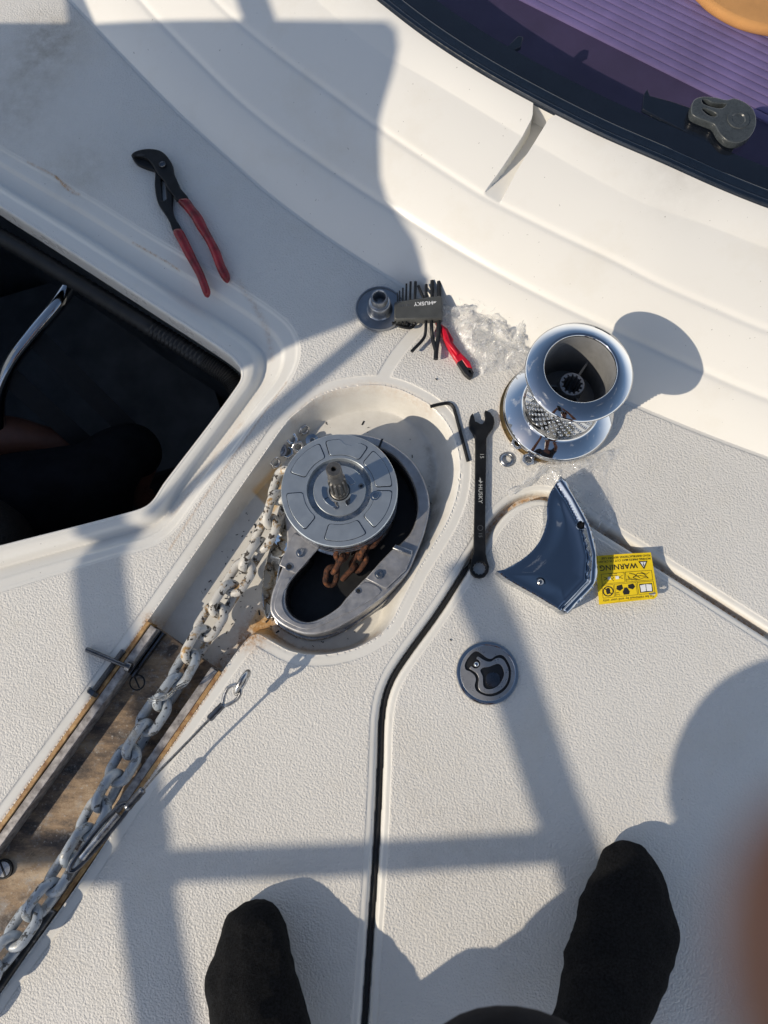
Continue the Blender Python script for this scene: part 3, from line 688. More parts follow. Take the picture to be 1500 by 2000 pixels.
MB().tube([tuple(q) for q in cr_spline([tuple(q) for q in lo_], 6, True)], .0021, 10, closed=True).build('eye', 'steel', ly)
rg = P(473, 1333, .050); rx = (P(484, 1312, .054)-rg).normalized(); ry = Vector((0, 0, 1)); ry = (ry-rx*ry.dot(rx)).normalized()
MB().tube([rg+rx*(.0135*math.cos(a))+ry*(.0095*math.sin(a)) for a in [2*math.pi*k/26 for k in range(26)]], .0030, 10, closed=True).build('ring', 'steel', ly)
hk = [P(*q) for q in ((252, 1572, .038), (238, 1572, .040), (205, 1602, .040), (165, 1652, .040), (140, 1688, .040), (136, 1700, .038), (146, 1700, .036), (178, 1668, .034), (214, 1626, .034), (246, 1586, .036))]
MB().tube([tuple(q) for q in cr_spline([tuple(q) for q in hk], 6, True)], .0024, 12, closed=True).build('snap_hook', 'darksteel', ly)
hb = [P(232, 1590, .042), P(196, 1632, .043), P(160, 1676, .041)]
MB().tube([tuple(q) for q in cr_spline([tuple(q) for q in hb], 6)], .0036, 12).build('hook_gate', 'steel', ly)

# ------------------------------------------------------------------ loose fasteners
def set_rot(o, rx=0, ry=0, rz=0): o.rotation_euler = (R(rx), R(ry), R(rz)); return o
def hexloop(af, c=(0, 0)): r = af/math.sqrt(3); return [(c[0]+r*math.cos(math.pi/3*k), c[1]+r*math.sin(math.pi/3*k)) for k in range(6)]
def nut_mesh(af=.0135, h=.0075, bore=.0040):
    mb = MB(); mb.add(slab_mesh([hexloop(af), circ((0, 0), bore, 24)], -h/2, h/2, .0009))
    mb.lathe([(bore*1.02, -h*.3), (bore*.94, -h*.2), (bore*1.02, -h*.1), (bore*.94, 0), (bore*1.02, h*.1), (bore*.94, h*.2), (bore*1.02, h*.3)], (0, 0, 0), 24)
    return mb.mesh()
def place(name, me, m, loc, rot, label, cat, group=None):
    o = link(name, me, m, origin=(0, 0, 0)); o.location = loc; set_rot(o, *rot); return tag(o, label, cat, group)
G = 'loose steel nuts and washers'
nm = nut_mesh(.0150, .0085, .0044)
for px, py, z, rot, lb in ((592, 838, -.029, (62, 10, 30), 'steel nut on edge in the recess, uppermost of the nuts beside the grey disc'),
                           (568, 857, -.026, (20, 30, 10), 'steel nut leaning on another, second from the top of the pile'),
                           (581, 871, -.029, (40, -25, 55), 'steel nut showing its threaded hole, closest of the pile to the grey disc'),
                           (536, 903, -.028, (35, 35, 20), 'steel nut lowest in the recess, beside the tan patch'),
                           (562, 884, -.034, (0, 0, 40), 'steel nut lying half hidden behind the dark washer'),
                           (1010, 866, .005, (10, 5, 12), 'steel nut half hidden under the rim of the chrome drum'),
                           (1030, 899, .0045, (4, 12, 20), 'steel nut on the white deck just below the chrome drum')):
    place('hex_nut', nm.copy(), 'nut', P(px, py, z), rot, lb, 'nut', G)
def washer_mesh(r0, r1, h): 
    return MB().lathe([(r0, 0), (r1*.98, 0), (r1, h*.2), (r1, h*.8), (r1*.96, h), ((r0+r1)*.56, h*1.02), ((r0+r1)*.5, h*1.5), (r0*1.1, h*1.7), (r0, h*1.4), (r0, 0)], (0, 0, 0), 40).mesh()
place('washer', washer_mesh(.0046, .0098, .0018), 'steel', P(990, 898, .0008), (0, 0, 0), 'round steel washer lying flat on the deck beside the black spanner', 'washer', G)
place('washer', washer_mesh(.0016, .0088, .0030), 'darksteel', P(550, 878, -.026), (28, -18, 0), 'thick dark washer with a small hole, tilted on the recess edge among the nuts', 'washer', G)
cs_ = MB(); cs_.lathe([(0, 0), (.006, 0), (.0085, .002), (.0085, .004), (.0035, .0055), (.0035, .012), (.0028, .013), (0, .013)], (0, 0, 0), 30)
place('cap_bolt', cs_.mesh(), 'chrome', P(609, 860, -.036), (20, 12, 0), 'short bright bolt peeking from behind the grey disc near the nuts', 'bolt')
def bolt(a, b_, r, hr, hl, hexh, m, label, grooved=True):
    A, B = Vector(a), Vector(b_); ax_ = (B-A).normalized(); L_ = (B-A).length; mb = MB()
    pr = [(0, 0), (r*.8, 0), (r, r*.3)]
    z = r*.4
    while z < L_-hl: pr += [(r, z), (r*.9, z+.0004), (r, z+.0008)]; z += .0010
    pr += [(r, L_-hl)]
    mb.lathe(pr, A, 18, axis=ax_)
    if hexh: mb.lathe([(r, L_-hl), (hr*.96, L_-hl), (hr, L_-hl*.9), (hr, L_-.0008), (hr*.85, L_), (0, L_)], A, 6, axis=ax_)
    else: mb.lathe([(r, L_-hl), (hr, L_-hl), (hr, L_-.0006), (hr*.9, L_), (hr*.5, L_), (hr*.46, L_-.002), (0, L_-.002)], A, 26, axis=ax_)
    o = mb.build('bolt', m); return tag(o, label, 'bolt', 'long bolts by the chain channel')
bolt(P(168, 1268, .0042), P(256, 1305, .0040), .0030, .0060, .006, False, 'darksteel', 'long dark bolt lying across the edge of the chain channel, its round head inward')
bolt(P(242, 1270, .0005), P(178, 1357, .0010), .0036, .0074, .006, True, 'darksteel', 'long dark bolt with a hexagonal head lying along the channel rail')
# dark specks of dirt and plastic in the recess
deb = MB()
for k in range(260):
    if k < 95: px, py = rng.uniform(600, 900), rng.uniform(760, 1130)
    elif k < 125: px, py = rng.uniform(520, 760), rng.uniform(1190, 1275)
    else: px, py = rng.uniform(400, 560), rng.uniform(1000, 1290)
    c = P(px, py, -.0399)
    dd, _, _ = sdf(PAN[::2], np.array([c.x]), np.array([c.y]))
    if dd[0] < .034 and px > 700 or dd[0] < .012: continue
    a = rng.uniform(0, math.pi); s = rng.choice([.0006, .0008, .0011, .0019], p=[.4, .3, .2, .1]); u = Vector((math.cos(a), math.sin(a), 0))
    deb.box(c+Vector((0, 0, .0003)), u*s*rng.uniform(1, 2), Vector((-u.y, u.x, 0))*s*.5, Vector((0, 0, .0003)))
for px, py, s in ((840, 983, .0028), (852, 741, .0014), (880, 1250, .0012)):
    z = -.0399 if py > 900 and px < 860 else .0008
    c = P(px, py, z); u = Vector((math.cos(-.7), math.sin(-.7), 0)); deb.box(c+Vector((0, 0, .0006)), u*s, Vector((-u.y, u.x, 0))*s*.45, Vector((0, 0, .0006)))
deb = deb.build('debris', 'blackrub', smooth=False); tag(deb, 'tiny black specks of debris scattered over the white windlass recess', 'debris', kind='stuff')

# ------------------------------------------------------------------ pliers
def Z(pts, k, ox, oy): return [(p[0]/k+ox, p[1]/k+oy) for p in pts]
def loopw(px, z, n=4): return [tuple(q) for q in cr_spline(P2(px, z), n, True)]
pc = P(345, 430)
pl = thing('pliers', (pc.x, pc.y, 0), 'adjustable pliers with black jaws and dark red dipped handles', 'pliers')
jb = Z([(162, 198), (180, 250), (230, 305), (330, 350), (428, 385), (438, 430), (434, 560), (450, 680), (480, 780), (560, 900), (610, 990), (652, 1090), (742, 1066), (692, 970), (652, 880), (638, 790), (645, 690), (610, 560), (540, 430), (440, 300), (330, 230), (240, 205)], 6, 230, 270)
slot = Z([(508, 480), (532, 478), (550, 502), (572, 716), (548, 736), (520, 738)], 6, 230, 270)
slab('lower_jaw', [loopw(jb, .006), P2(slot, .006)], .0010, .0075, 'black', pl, bev=.0012)
ja = Z([(162, 188), (200, 155), (280, 130), (380, 122), (480, 138), (545, 175), (597, 235), (640, 310), (655, 400), (690, 480), (740, 590), (828, 708), (702, 732), (640, 655), (585, 590), (540, 500), (480, 430), (430, 350), (390, 290), (330, 235), (240, 206), (190, 208)], 6, 230, 270)
slab('upper_jaw', [loopw(ja, .012)], .0060, .0125, 'black', pl, bev=.0014)
slab('jaw_slit', [loopw(Z([(222, 196), (262, 182), (318, 190), (300, 206), (250, 212)], 6, 230, 270), .0126)], .0124, .0127, 'blackrub', pl, bev=.0001)
gr_ = Z([(703, 728), (822, 706), (900, 800), (985, 905), (1050, 1040), (1120, 1170), (1195, 1310), (1250, 1470), (1300, 1570), (1308, 1630), (1275, 1670), (1230, 1650), (1165, 1540), (1120, 1420), (1060, 1270), (1000, 1160), (920, 1040), (840, 900), (760, 800)], 6, 230, 270)
gl_ = Z([(650, 1088), (745, 1066), (800, 1150), (870, 1290), (930, 1420), (1000, 1560), (1050, 1690), (1080, 1780), (1070, 1830), (1045, 1850), (1010, 1835), (970, 1740), (920, 1610), (850, 1480), (780, 1360), (710, 1220)], 6, 230, 270)
slab('grip', [loopw(gr_, .010)], .0005, .0135, 'redgrip', pl, bev=.0048); slab('grip', [loopw(gl_, .008)], .0003, .0120, 'redgrip', pl, bev=.0046)
c = P(230+525/6, 270+312/6, .0125)
MB().lathe([(.0048, 0), (.0048, .0018), (.0042, .0026), (.0030, .0026), (.0026, .0020), (0, .0020)], c, 30).build('pivot_button', 'darksteel', pl)

# ------------------------------------------------------------------ spanner
sp_ = thing('spanner', P(940, 960), 'black combination spanner marked 15, lying between the recess and the chrome drum', 'spanner')
so_ = Z([(530, 238), (506, 268), (492, 330), (502, 390), (532, 440), (553, 485), (557, 560), (556, 700), (552, 1000), (546, 1300), (538, 1640), (517, 1715), (500, 1790), (515, 1850), (555, 1885), (600, 1893), (650, 1880), (686, 1835), (696, 1780), (676, 1715), (661, 1650), (656, 1400), (660, 1000), (665, 700), (668, 490), (690, 442), (733, 390), (749, 330), (740, 280), (706, 232), (655, 209), (648, 228), (657, 296), (640, 333), (628, 347), (606, 346), (572, 326), (556, 322), (547, 288)], 5.13, 820, 760)
ctr = P(820+598/5.13, 760+1792/5.13, .0075)
star = [(ctr.x+r*math.cos(a), ctr.y+r*math.sin(a)) for k in range(24) for r, a in [((.0082 if k % 2 else .0071), 2*math.pi*k/24+.1)]]
def wz(co):
    if co.z > .004:
        ya, yb = P(940, 862).y, P(940, 1078).y
        t = 1-max(0, min(1, (co.y-ya)/.012)); 
        if yb < co.y < ya: co.z -= .0016*min(1, (ya-co.y)/.01, (co.y-yb)/.01)
    return co
slab('spanner_body', [P2(so_, .0075), star], .0004, .0078, 'black', sp_, bev=.0011)
def lettering(name, items, m, parent, fn=None):
    mb = MB()
    for it in items: mb.add(text_mesh(*it) if isinstance(it, tuple) else it)
    me = mb.mesh()
    if fn:
        for v_ in me.vertices: v_.co = fn(v_.co)
    return link(name, me, m, parent, smooth=False)
def zp(x, y, z=.0079): return P(820+x/5.13, 760+y/5.13, z)
A90 = R(-91)
arrow = slab_mesh([P2(Z([(600, 880), (612, 900), (612, 925), (632, 925), (605, 948), (604, 932), (585, 918), (600, 915)], 5.13, 820, 760), .0079)], .0078, .00805, 0)
lettering('size_mark', [('15', .0068, zp(621, 668), A90, .00012)], 'print', sp_)
lettering('lettering', [('HUSKY', .0066, zp(606, 1048), A90, .00012, 'CENTER', 1.12, 0, .0001), arrow], 'print', sp_)
ring = slab_mesh([circ(zp(606, 1390)[:2], .0034, 12), circ(zp(606, 1390)[:2], .0030, 12)], .0078, .00800, 0)
lettering('size_mark', [('15', .0060, zp(606, 1462), A90, .0001), ring], 'printdim', sp_)

# ------------------------------------------------------------------ loose hex key
kp = [P(820+x/5.13, 760+y/5.13, .0024) for x, y in ((105, 176), (160, 160), (215, 149), (275, 142), (312, 154), (337, 185), (352, 230), (390, 372), (440, 560), (482, 724))]
hk_ = MB().tube([tuple(q) for q in cr_spline([tuple(q) for q in kp], 4)], .0022, 6).build('hex_key', 'black', sharp=25)
tag(hk_, 'single loose black hex key lying beside the head of the spanner', 'hex key')

# ------------------------------------------------------------------ hex key set in its grey holder
def q5(x, y, z=0): return P(680+x/5, 530+y/5, z)
hs_ = thing('hex_key_set', q5(690, 370), 'set of black hex keys in a grey printed holder, leaning on the round metal cap', 'hex key set')
slab('holder', [P2(Z([(455, 300), (700, 262), (900, 236), (918, 256), (926, 440), (912, 458), (700, 462), (470, 470), (450, 455), (450, 330)], 5, 680, 530), .020)], .006, .0205, 'holder', hs_, bev=.0015)
RO = R(180+5)
lg = slab_mesh([P2(Z([(865, 292), (832, 296), (820, 306), (845, 305), (826, 318), (858, 304), (850, 300)], 5, 680, 530), .0206)], .0206, .0208, 0)
lettering('lettering', [('HUSKY', .0072, q5(735, 312, .0207), RO, .00012, 'CENTER', 1.05, 0, .00015), lg], 'whiteink', hs_)
lettering('small_print', [('METRIC', .0046, q5(545, 332, .0207), RO, .0001)], 'printdim', hs_)
hz = .0135
for top, bot, r in ((((480, 210), (482, 300)), ((474, 440), (470, 480), (455, 500)), 6.5), (((502, 190), (503, 300)), ((500, 450), (497, 490), (480, 505), (430, 498)), 7.5), (((535, 163), (533, 300)), ((530, 450), (526, 500), (505, 518), (430, 505)), 9.5),
                    (((569, 122), (566, 300)), ((565, 450), (562, 500), (535, 528), (470, 520), (432, 512)), 11), (((610, 102), (605, 300)), ((605, 450), (602, 505), (570, 535), (500, 530)), 13), (((658, 102), (652, 300)), ((650, 450), (646, 515), (615, 550), (560, 548), (500, 535)), 16),
                    (((684, 140), (735, 262)), (), 15), (((763, 130), (760, 300)), ((758, 450), (758, 560), (745, 640), (700, 700), (660, 740), (618, 785)), 17),
                    (((820, 92), (818, 300)), ((812, 450), (815, 560), (822, 640), (840, 720), (858, 780)), 21), (((888, 102), (886, 300)), ((884, 450), (884, 560), (878, 660), (862, 760), (855, 858)), 25)):
    rr_ = r/5/1500*.92; z0 = hz if r < 25 else .0125
    seq = [tuple(q5(x, y, z0)) for x, y in top]+[tuple(q5(x, y, z0-(.006 if y > 500 and r < 17 else .003 if y > 600 else 0))) for x, y in bot]
    cs = cr_spline(seq, 5); MB().tube([tuple(q) for q in cs], rr_*1.08, 6).build('hex_key', 'black', hs_, sharp=25)

# ------------------------------------------------------------------ round cap with threaded boss
cb = P(742, 608)
cp = thing('drum_cap', cb, 'dark round metal cap lying upside down, its hollow threaded boss pointing up', 'cap')
MT['capmetal'] = simple('cap_metal', (.36, .38, .41), .34, .85, .1, 60, .1, 900, .0002, rvar=.08)
MB().lathe([(.029, 0), (.0312, .003), (.0318, .008), (.0312, .0095), (.0300, .0092), (.0290, .0070), (.0170, .0062)], cb, 72).build('cap_disc', 'capmetal', cp)
MB().lathe([(.0172, .0060), (.0155, .0072), (.0146, .010), (.0142, .022), (.0134, .0238), (.0128, .0242), (.0126, .026), (.0112, .0268), (.0110, .036), (.0104, .0378), (.0090, .0380), (.0082, .0372)]+[(.0078+.0005*(k % 2), .036-.0011*k) for k in range(16)]+[(0, .012)], cb, 60).build('threaded_boss', 'capmetal', cp)

# ------------------------------------------------------------------ small red folded tool
def q5z(x, y, z): return P(680+x/5, 530+y/5, z)
rk = thing('folding_knife', q5(1030, 790), 'small bright red tool with a black end, half under the clear film', 'pocket knife')
rout = Z([(850, 490), (905, 508), (972, 556), (1030, 660), (1022, 690), (1110, 800), (1190, 880), (1212, 940), (1165, 944), (1112, 868), (1068, 890), (1000, 790), (952, 700), (900, 590)], 5, 680, 530)
slab('red_handle', [P2(rout, .009)], .0006, .0095, 'red', rk, bev=.0020)
slab('handle_ridge', [P2(Z([(905, 530), (960, 570), (985, 640), (1000, 690), (1080, 800), (1060, 815), (990, 730), (950, 680), (925, 610)], 5, 680, 530), .012)], .0094, .0125, 'red', rk, bev=.0012)
slab('black_end', [P2(Z([(1064, 888), (1112, 856), (1150, 925), (1200, 945), (1228, 985), (1216, 1020), (1186, 1042), (1136, 1002)], 5, 680, 530), .009), P2(Z([(1172, 958), (1198, 962), (1208, 1000), (1190, 1000)], 5, 680, 530), .009)], .0008, .0090, 'blackrub', rk, bev=.0010)

# ------------------------------------------------------------------ chrome windlass drum
dc = P(1087, 806)
dr = thing('windlass_drum', dc, 'tall polished chrome windlass drum with wide rims, standing upright on the deck', 'drum')
prof = [(.060, .0012), (.0668, .0015), (.0688, .005), (.0692, .011), (.0684, .0150), (.0668, .0168), (.0490, .0240), (.0462, .0258), (.0448, .0300), (.0436, .0380), (.0425, .048), (.0415, .062), (.0415, .074), (.0422, .088), (.0445, .099), (.0490, .1065), (.0540, .1110), (.0582, .1130), (.0596, .1146), (.0600, .1162), (.0597, .1172), (.0580, .1184), (.0500, .1222), (.0430, .1246), (.0408, .1248), (.0398, .1242), (.0393, .1228)]
prof = [(r_, z_ if z_ < .04 else .04+(z_-.04)*1.10) for r_, z_ in prof]
MB().lathe(prof, dc, 128).build('drum_shell', 'chrome', dr, sharp=50)
MT['cup'] = simple('grey_cast_cup', (.23, .235, .24), .5, .25, .08, 80, .2, 900, .0002)
MB().lathe([(.0396, .1300), (.0386, .1270), (.0372, .060), (.0365, .046), (0, .046)], dc, 96).build('inner_cup', 'cup', dr)
dm = MB()
for row in range(9):
    z = .037+row*.0072; rr_ = np.interp(z, [p[1] for p in prof[8:17]], [p[0] for p in prof[8:17]])
    for k in range(34):
        a = 2*math.pi*(k+.5*(row % 2))/34; o_ = Vector((math.cos(a), math.sin(a), 0)); t_ = Vector((-o_.y, o_.x, 0)); c = dc+o_*(rr_-.0006)+Vector((0, 0, z))
        V = [[c+t_*(.0024*math.cos(b)*s)+Vector((0, 0, .0020*math.sin(b)*s))+o_*(.0021*math.sqrt(max(0, 1-s*s))) for b in [2*math.pi*j/10 for j in range(11)]] for s in (1, .92, .7, .4, .05)]
        dm.grid(V)
dm.build('grip_studs', 'chrome', dr, sharp=80)
hubz = .090
def hubt(a, j): return 1+(.10*(1 if math.cos(a*13) > 0 else -1) if j >= 4 else 0)
MB().lathe([(.0150, .048), (.0150, hubz-.002), (.0140, hubz), (.0122, hubz), (.0112, hubz), (.0108, hubz-.001), (.0106, .050), (0, .050)], dc, 104, rf=hubt).build('splined_hub', 'cast', dr, sharp=30)
for a in (55, 175, 295):
    u = Vector((math.cos(R(a)), math.sin(R(a)), 0)); sp3 = MB(); sp3.box(dc+u*.0265+Vector((0, 0, .068)), u*.0118, Vector((-u.y, u.x, 0))*.0011, Vector((0, 0, .013))); sp3.build('web', 'cup', dr, smooth=False)
MT['bronze'] = simple('bronze', (.42, .27, .11), .35, 1, .15, 60)
MB().lathe([(.060, .0002), (.0684, .0002), (.0688, .0030), (.060, .0034)], dc+Vector((-.0038, -.0006, 0)), 80).build('bronze_ring', 'bronze', dr)

# ------------------------------------------------------------------ polished cover blade with its yellow tag
def z5(x, y): return (940+x/3.75, 900+y/3.75)
BZ = .030
face = [z5(*p) for p in ((583, 108), (545, 168), (502, 240), (482, 330), (481, 430), (442, 560), (371, 660), (272, 740), (190, 788), (114, 806), (200, 872), (400, 985), (560, 1080), (632, 1120), (700, 1050), (835, 905), (852, 800), (850, 690), (835, 600), (800, 480), (752, 375), (690, 270), (628, 150))]
fw_ = P2(face, BZ)
bl = thing('cover_blade', P(1085, 1090), 'curved mirror polished metal cover with one screw hole and one screw', 'metal cover')
# body as a domed height field clipped to the outline
fa = np.array([tuple(q) for q in cr_spline(fw_[:10], 5)]+[tuple(q) for q in cr_spline(fw_[9:], 4)][1:])
bx = np.arange(fa[:, 0].min()-.004, fa[:, 0].max()+.004, .0016); by = np.arange(fa[:, 1].min()-.004, fa[:, 1].max()+.004, .0016)
XX, YY = np.meshgrid(bx, by)
for _ in range(2):
    d, nx, ny = sdf(fa, XX, YY); m = np.abs(d) < .0013; XX = np.where(m, nx, XX); YY = np.where(m, ny, YY)
d, _, _ = sdf(fa, XX, YY)
hole = P(*z5(730, 472), BZ); dh = np.hypot(XX-hole.x, YY-hole.y)
# dished face, raised rolled lip along the right-hand edge
rl2 = sdf(np.array(P2([z5(*p) for p in ((583, 108), (690, 270), (800, 480), (850, 690), (835, 905), (632, 1120))], BZ)), XX, YY, False)[0]
h_ = BZ-.0055*sst(.0, .030, d)*sst(0, .02, rl2)-.0016*sst(.0085, .0060, rl2)*0
h_ = h_-.0030*np.exp(-((rl2-.0095)/.0022)**2)+.0022*np.exp(-((rl2-.004)/.0032)**2)
h_ = np.minimum(h_, BZ+.003-.004*(1-np.clip(d/.004, 0, 1))**2.2)
ridge = sdf(np.array(P2([z5(*p) for p in ((520, 1040), (600, 1010), (700, 910), (790, 800))], BZ)), XX, YY, False)[0]
h_ -= .0009*sst(.012, 0, ridge)
bm = bmesh.new(); vid = {}
inm = d >= -1e-7
for i in range(XX.shape[0]-1):
    for j in range(XX.shape[1]-1):
        q = ((i, j), (i, j+1), (i+1, j+1), (i+1, j))
        if all(inm[a] for a in q) and np.mean([dh[a] for a in q]) > .0047:
            for a in q:
                if a not in vid: vid[a] = bm.verts.new((XX[a], YY[a], h_[a]))
            try: bm.faces.new([vid[a] for a in q])
            except ValueError: pass
bmesh.ops.remove_doubles(bm, verts=bm.verts, dist=1e-6)
bed = [e for e in bm.edges if e.is_boundary]
ex = bmesh.ops.extrude_edge_only(bm, edges=bed)['geom']
cen = fa.mean(0)
for v_ in ex:
    if isinstance(v_, bmesh.types.BMVert):
        if (v_.co-hole).to_2d().length < .008: v_.co.z -= .008
        else: v_.co.z = .0008; v_.co.x += (cen[0]-v_.co.x)*.02; v_.co.y += (cen[1]-v_.co.y)*.02
me = bpy.data.meshes.new('b'); bm.to_mesh(me); bm.free()
link('polished_shell', me, 'blade', bl, sharp=48)
MB().lathe([(.0058, .0), (.0056, .0012), (.0049, .0014), (.0045, .0006), (.0045, -.004)], hole+Vector((0, 0, -.0012)), 36).build('hole_rim', 'chrome', bl)
MB().lathe([(.0046, 0), (0, 0)], hole+Vector((0, 0, -.006)), 24).build('hole_bore', 'blackrub', bl)
sc = P(*z5(432, 890), BZ-.004)
MB().lathe([(.0062, -.0006), (.0060, .0006), (.0050, .0006), (.0046, -.0002)], sc, 32).build('screw_seat', 'darksteel', bl)
MB().lathe([(.0040, -.001), (.0042, .0012), (.0036, .0030), (.0022, .0040), (0, .0042)], sc+Vector((-.0003, 0, 0)), 12).build('cover_screw', 'steel', bl, sharp=30)

TL, TR, BR, BL = P(1162, 1086, .0065), P(1271, 1079, .0150), P(1286, 1169, .0135), P(1170, 1181, .0040)
TW, TH = 68., 58.
def tmap(x, y, dz=0.):
    s, t = x/TW, y/TH
    p = TR*((1-s)*(1-t))+TL*(s*(1-t))+BR*((1-s)*t)+BL*(s*t); p.z += .0016*math.sin(math.pi*s)+dz; return p
tg = thing('warning_tag', tmap(34, 29), 'yellow printed WARNING card tag sticking out from the edge of the polished cover', 'tag')
def tagmesh(loops, dz, th=.00015):
    me = slab_mesh(loops, 0, 1, 0); bm = bmesh.new(); bm.from_mesh(me)
    bmesh.ops.triangulate(bm, faces=bm.faces); 
    for _ in range(2): bmesh.ops.subdivide_edges(bm, edges=[e for e in bm.edges if e.calc_length() > 7], cuts=2)
    bm.to_mesh(me); bm.free()
    for v_ in me.vertices: v_.co = tmap(v_.co.x, v_.co.y, dz+v_.co.z*th)
    return me
card = [(0, 0), (TW, 0), (TW, TH), (5, TH), (3.5, TH-1), (1, TH-3), (0, TH-6)]
notch_ = [(1.5, TH-6.6), (4, TH-8.6), (7, TH-7.4), (9.8, TH-7.8), (10.2, TH-5.6), (6.5, TH-5), (5.5, TH-3.6), (4.2, TH-4.6)]
link('card', tagmesh([card, notch_], 0, .0004), 'yellow', tg, smooth=False)
def L_(a, b_, w_=.35):
    a, b_ = np.array(a, float), np.array(b_, float); u = (b_-a)/np.linalg.norm(b_-a); n_ = np.array([-u[1], u[0]])*w_/2
    return [tuple(a-n_), tuple(b_-n_), tuple(b_+n_), tuple(a+n_)]
ink = []
for (x0, y0, x1, y1) in ((3, 22.5, 34.5, 34.5), (36, 22.5, 62.5, 34.5), (3, 36, 22, 51), (23.5, 36, 48.5, 51), (50, 36, 63, 51)):
    ink += [L_((x0, y0), (x1, y0)), L_((x0, y1), (x1, y1)), L_((x0, y0), (x0, y1)), L_((x1, y0), (x1, y1))]
for s in ([(8, 32), (13, 26), (20, 25), (26, 30), (20, 33), (13, 31), (8, 32)], [(6, 25), (10, 27), (16, 24)], [(18, 31), (24, 26), (30, 24)], [(22, 33), (30, 31), (32, 27)], [(10, 30), (18, 28), (26, 29)],
          [(38, 26), (42, 28), (38, 30)], [(60, 26), (56, 28), (60, 30)], [(50, 25), (48.5, 28.5), (51, 28.5), (49, 32)]):
    ink += [L_(a, b_, .55) for a, b_ in zip(s, s[1:])]
ink += [circ((56.5, 43.5), 6.2, 28), [(33, 49.5), (39, 49.5), (40, 46), (37.5, 41), (34.5, 41), (32, 46)], [(25, 41), (28, 44), (33, 42), (33, 38), (27, 37)], [(39, 42), (43, 44.5), (47, 42), (46, 38), (40, 37)], [(54, 42.5), (55, 46.5), (58, 47), (59, 43), (57.5, 39.5), (55, 39.5)]]
ink_loops = ink[:-5]+ink[-4:-1]
mbk = MB()
for lp in ink_loops: mbk.add(tagmesh([lp], .00045))
mbk.add(tagmesh([circ((56.5, 43.5), 6.2, 28), circ((56.5, 43.5), 5.0, 28)], .00045)); mbk.add(tagmesh([ink[-1]], .00045)); mbk.add(tagmesh([L_((52.5, 47.5), (60.5, 39.5), 1.1)], .0006))
mbk.add(tagmesh([[(5, 38.5), (20, 38.5), (20, 49), (5, 49)]], .00045)); mbk.add(tagmesh([[(6.0, 10.4), (17.0, 10.4), (11.5, 20.6)]], .00045))
def ttext(s, size, x, y, sx=1, bold=0):
    me = text_mesh(s, size, Vector((x, y, 0)), 0, .01, 'CENTER', sx, 0, bold)
    for v_ in me.vertices: v_.co = tmap(v_.co.x, v_.co.y, .00055+v_.co.z*.002)
    return me
for t_ in (('WARNING', 9.2, 41.5, 15, .98, .12), ('MOVING PARTS MAY CUT OR CRUSH', 3.5, 33, 7.6, 1.02, .03), ('READ INSTRUCTIONS BEFORE USE', 3.5, 31, 3.6, 1.05, .03), ('To be removed by end user only', 4.2, 34, 54.2, 1.0, .02),
           ('Tie anchor\noff', 2.3, 31.0, 31.0, .8), ('Disconnect\nwhen in use', 2.2, 49, 24.3, .9), ('Do not\nstand', 2.4, 46, 47.6, .7), ('!', 6.5, 13.1, 13.6, 1)):
    if t_[0] == '!': continue
    mbk.add(ttext(*t_))
mbk.build('black_print', 'ink', tg, smooth=False)
for pn_, lp in zip(('book_page', 'book_page', 'triangle_fill', 'plug_fill', 'plug_fill'), ([(5.8, 40), (12, 39.2), (12.2, 47.6), (6.2, 48.2)], [(12.8, 39.2), (19.2, 40), (18.8, 48.2), (13, 47.6)], [(8.0, 11.5), (15.0, 11.5), (11.5, 18.2)], [(42.5, 26.5), (46.5, 26.5), (46.5, 30), (42.5, 30)], [(52, 26.5), (55.5, 26.5), (55.5, 30), (52, 30)])):
    link(pn_, tagmesh([lp], .0008), 'whiteink', tg, smooth=False)
bang = MB(); bang.add(tagmesh([L_((11.5, 13.8), (11.5, 17), .9)], .00105)); bang.add(tagmesh([L_((11.5, 12.3), (11.5, 13.2), .9)], .00105)); bang.build('exclamation_mark', 'ink', tg, smooth=False)

# ------------------------------------------------------------------ flush pull latch, a part of the hatch
def z7(x, y): return (870+x/8.82, 1230+y/8.82)
LC = P(*z7(722, 745), .0010)
lt = bpy.data.objects.new('pull_latch', None); C.objects.link(lt); lt.parent = lid; lt.location = LC-wloc(lid)+Vector((0, 0, .0)); lt.empty_display_size = .02
pocket = loopw([z7(*p) for p in ((330, 620), (362, 530), (430, 435), (500, 378), (560, 378), (640, 430), (720, 488), (790, 500), (860, 455), (940, 432), (1010, 460), (1080, 560), (1120, 660), (1127, 800), (1100, 920), (1020, 1040), (900, 1120), (760, 1150), (620, 1112), (532, 1050), (502, 960), (522, 860), (500, 790), (420, 720), (352, 690))], .002, 4)
slab('latch_plate', [circ(LC[:2], .0318, 72), pocket], .0016, .0036, 'latchmetal', lt, bev=.0002)
MB().lathe([(.0316, .0024), (.0322, .0028), (.0340, .0030), (.0358, .0024), (.0368, .0008), (.0368, .0), (.0312, .0002)], LC, 96).build('bezel', 'chrome', lt)
slab('latch_pocket', [scl(pocket, 1.02, np.mean(np.array(pocket), 0))], -.0002, .0018, 'blackrub', lt)
hout_ = loopw([z7(*p) for p in ((560, 462), (640, 512), (720, 547), (790, 547), (860, 502), (930, 486), (1000, 520), (1050, 600), (1085, 700), (1080, 830), (1040, 940), (960, 1030), (840, 1090), (720, 1102), (620, 1070), (572, 1010), (565, 930), (575, 850), (545, 760), (480, 710), (415, 665), (445, 630), (500, 665), (560, 655), (600, 600), (580, 530), (535, 500))], .003, 3)
hin_ = loopw([z7(*p) for p in ((600, 705), (640, 655), (740, 640), (830, 606), (900, 586), (960, 612), (1000, 690), (1010, 780), (970, 880), (900, 970), (800, 1020), (710, 1022), (660, 980), (645, 900), (640, 800))], .003, 3)
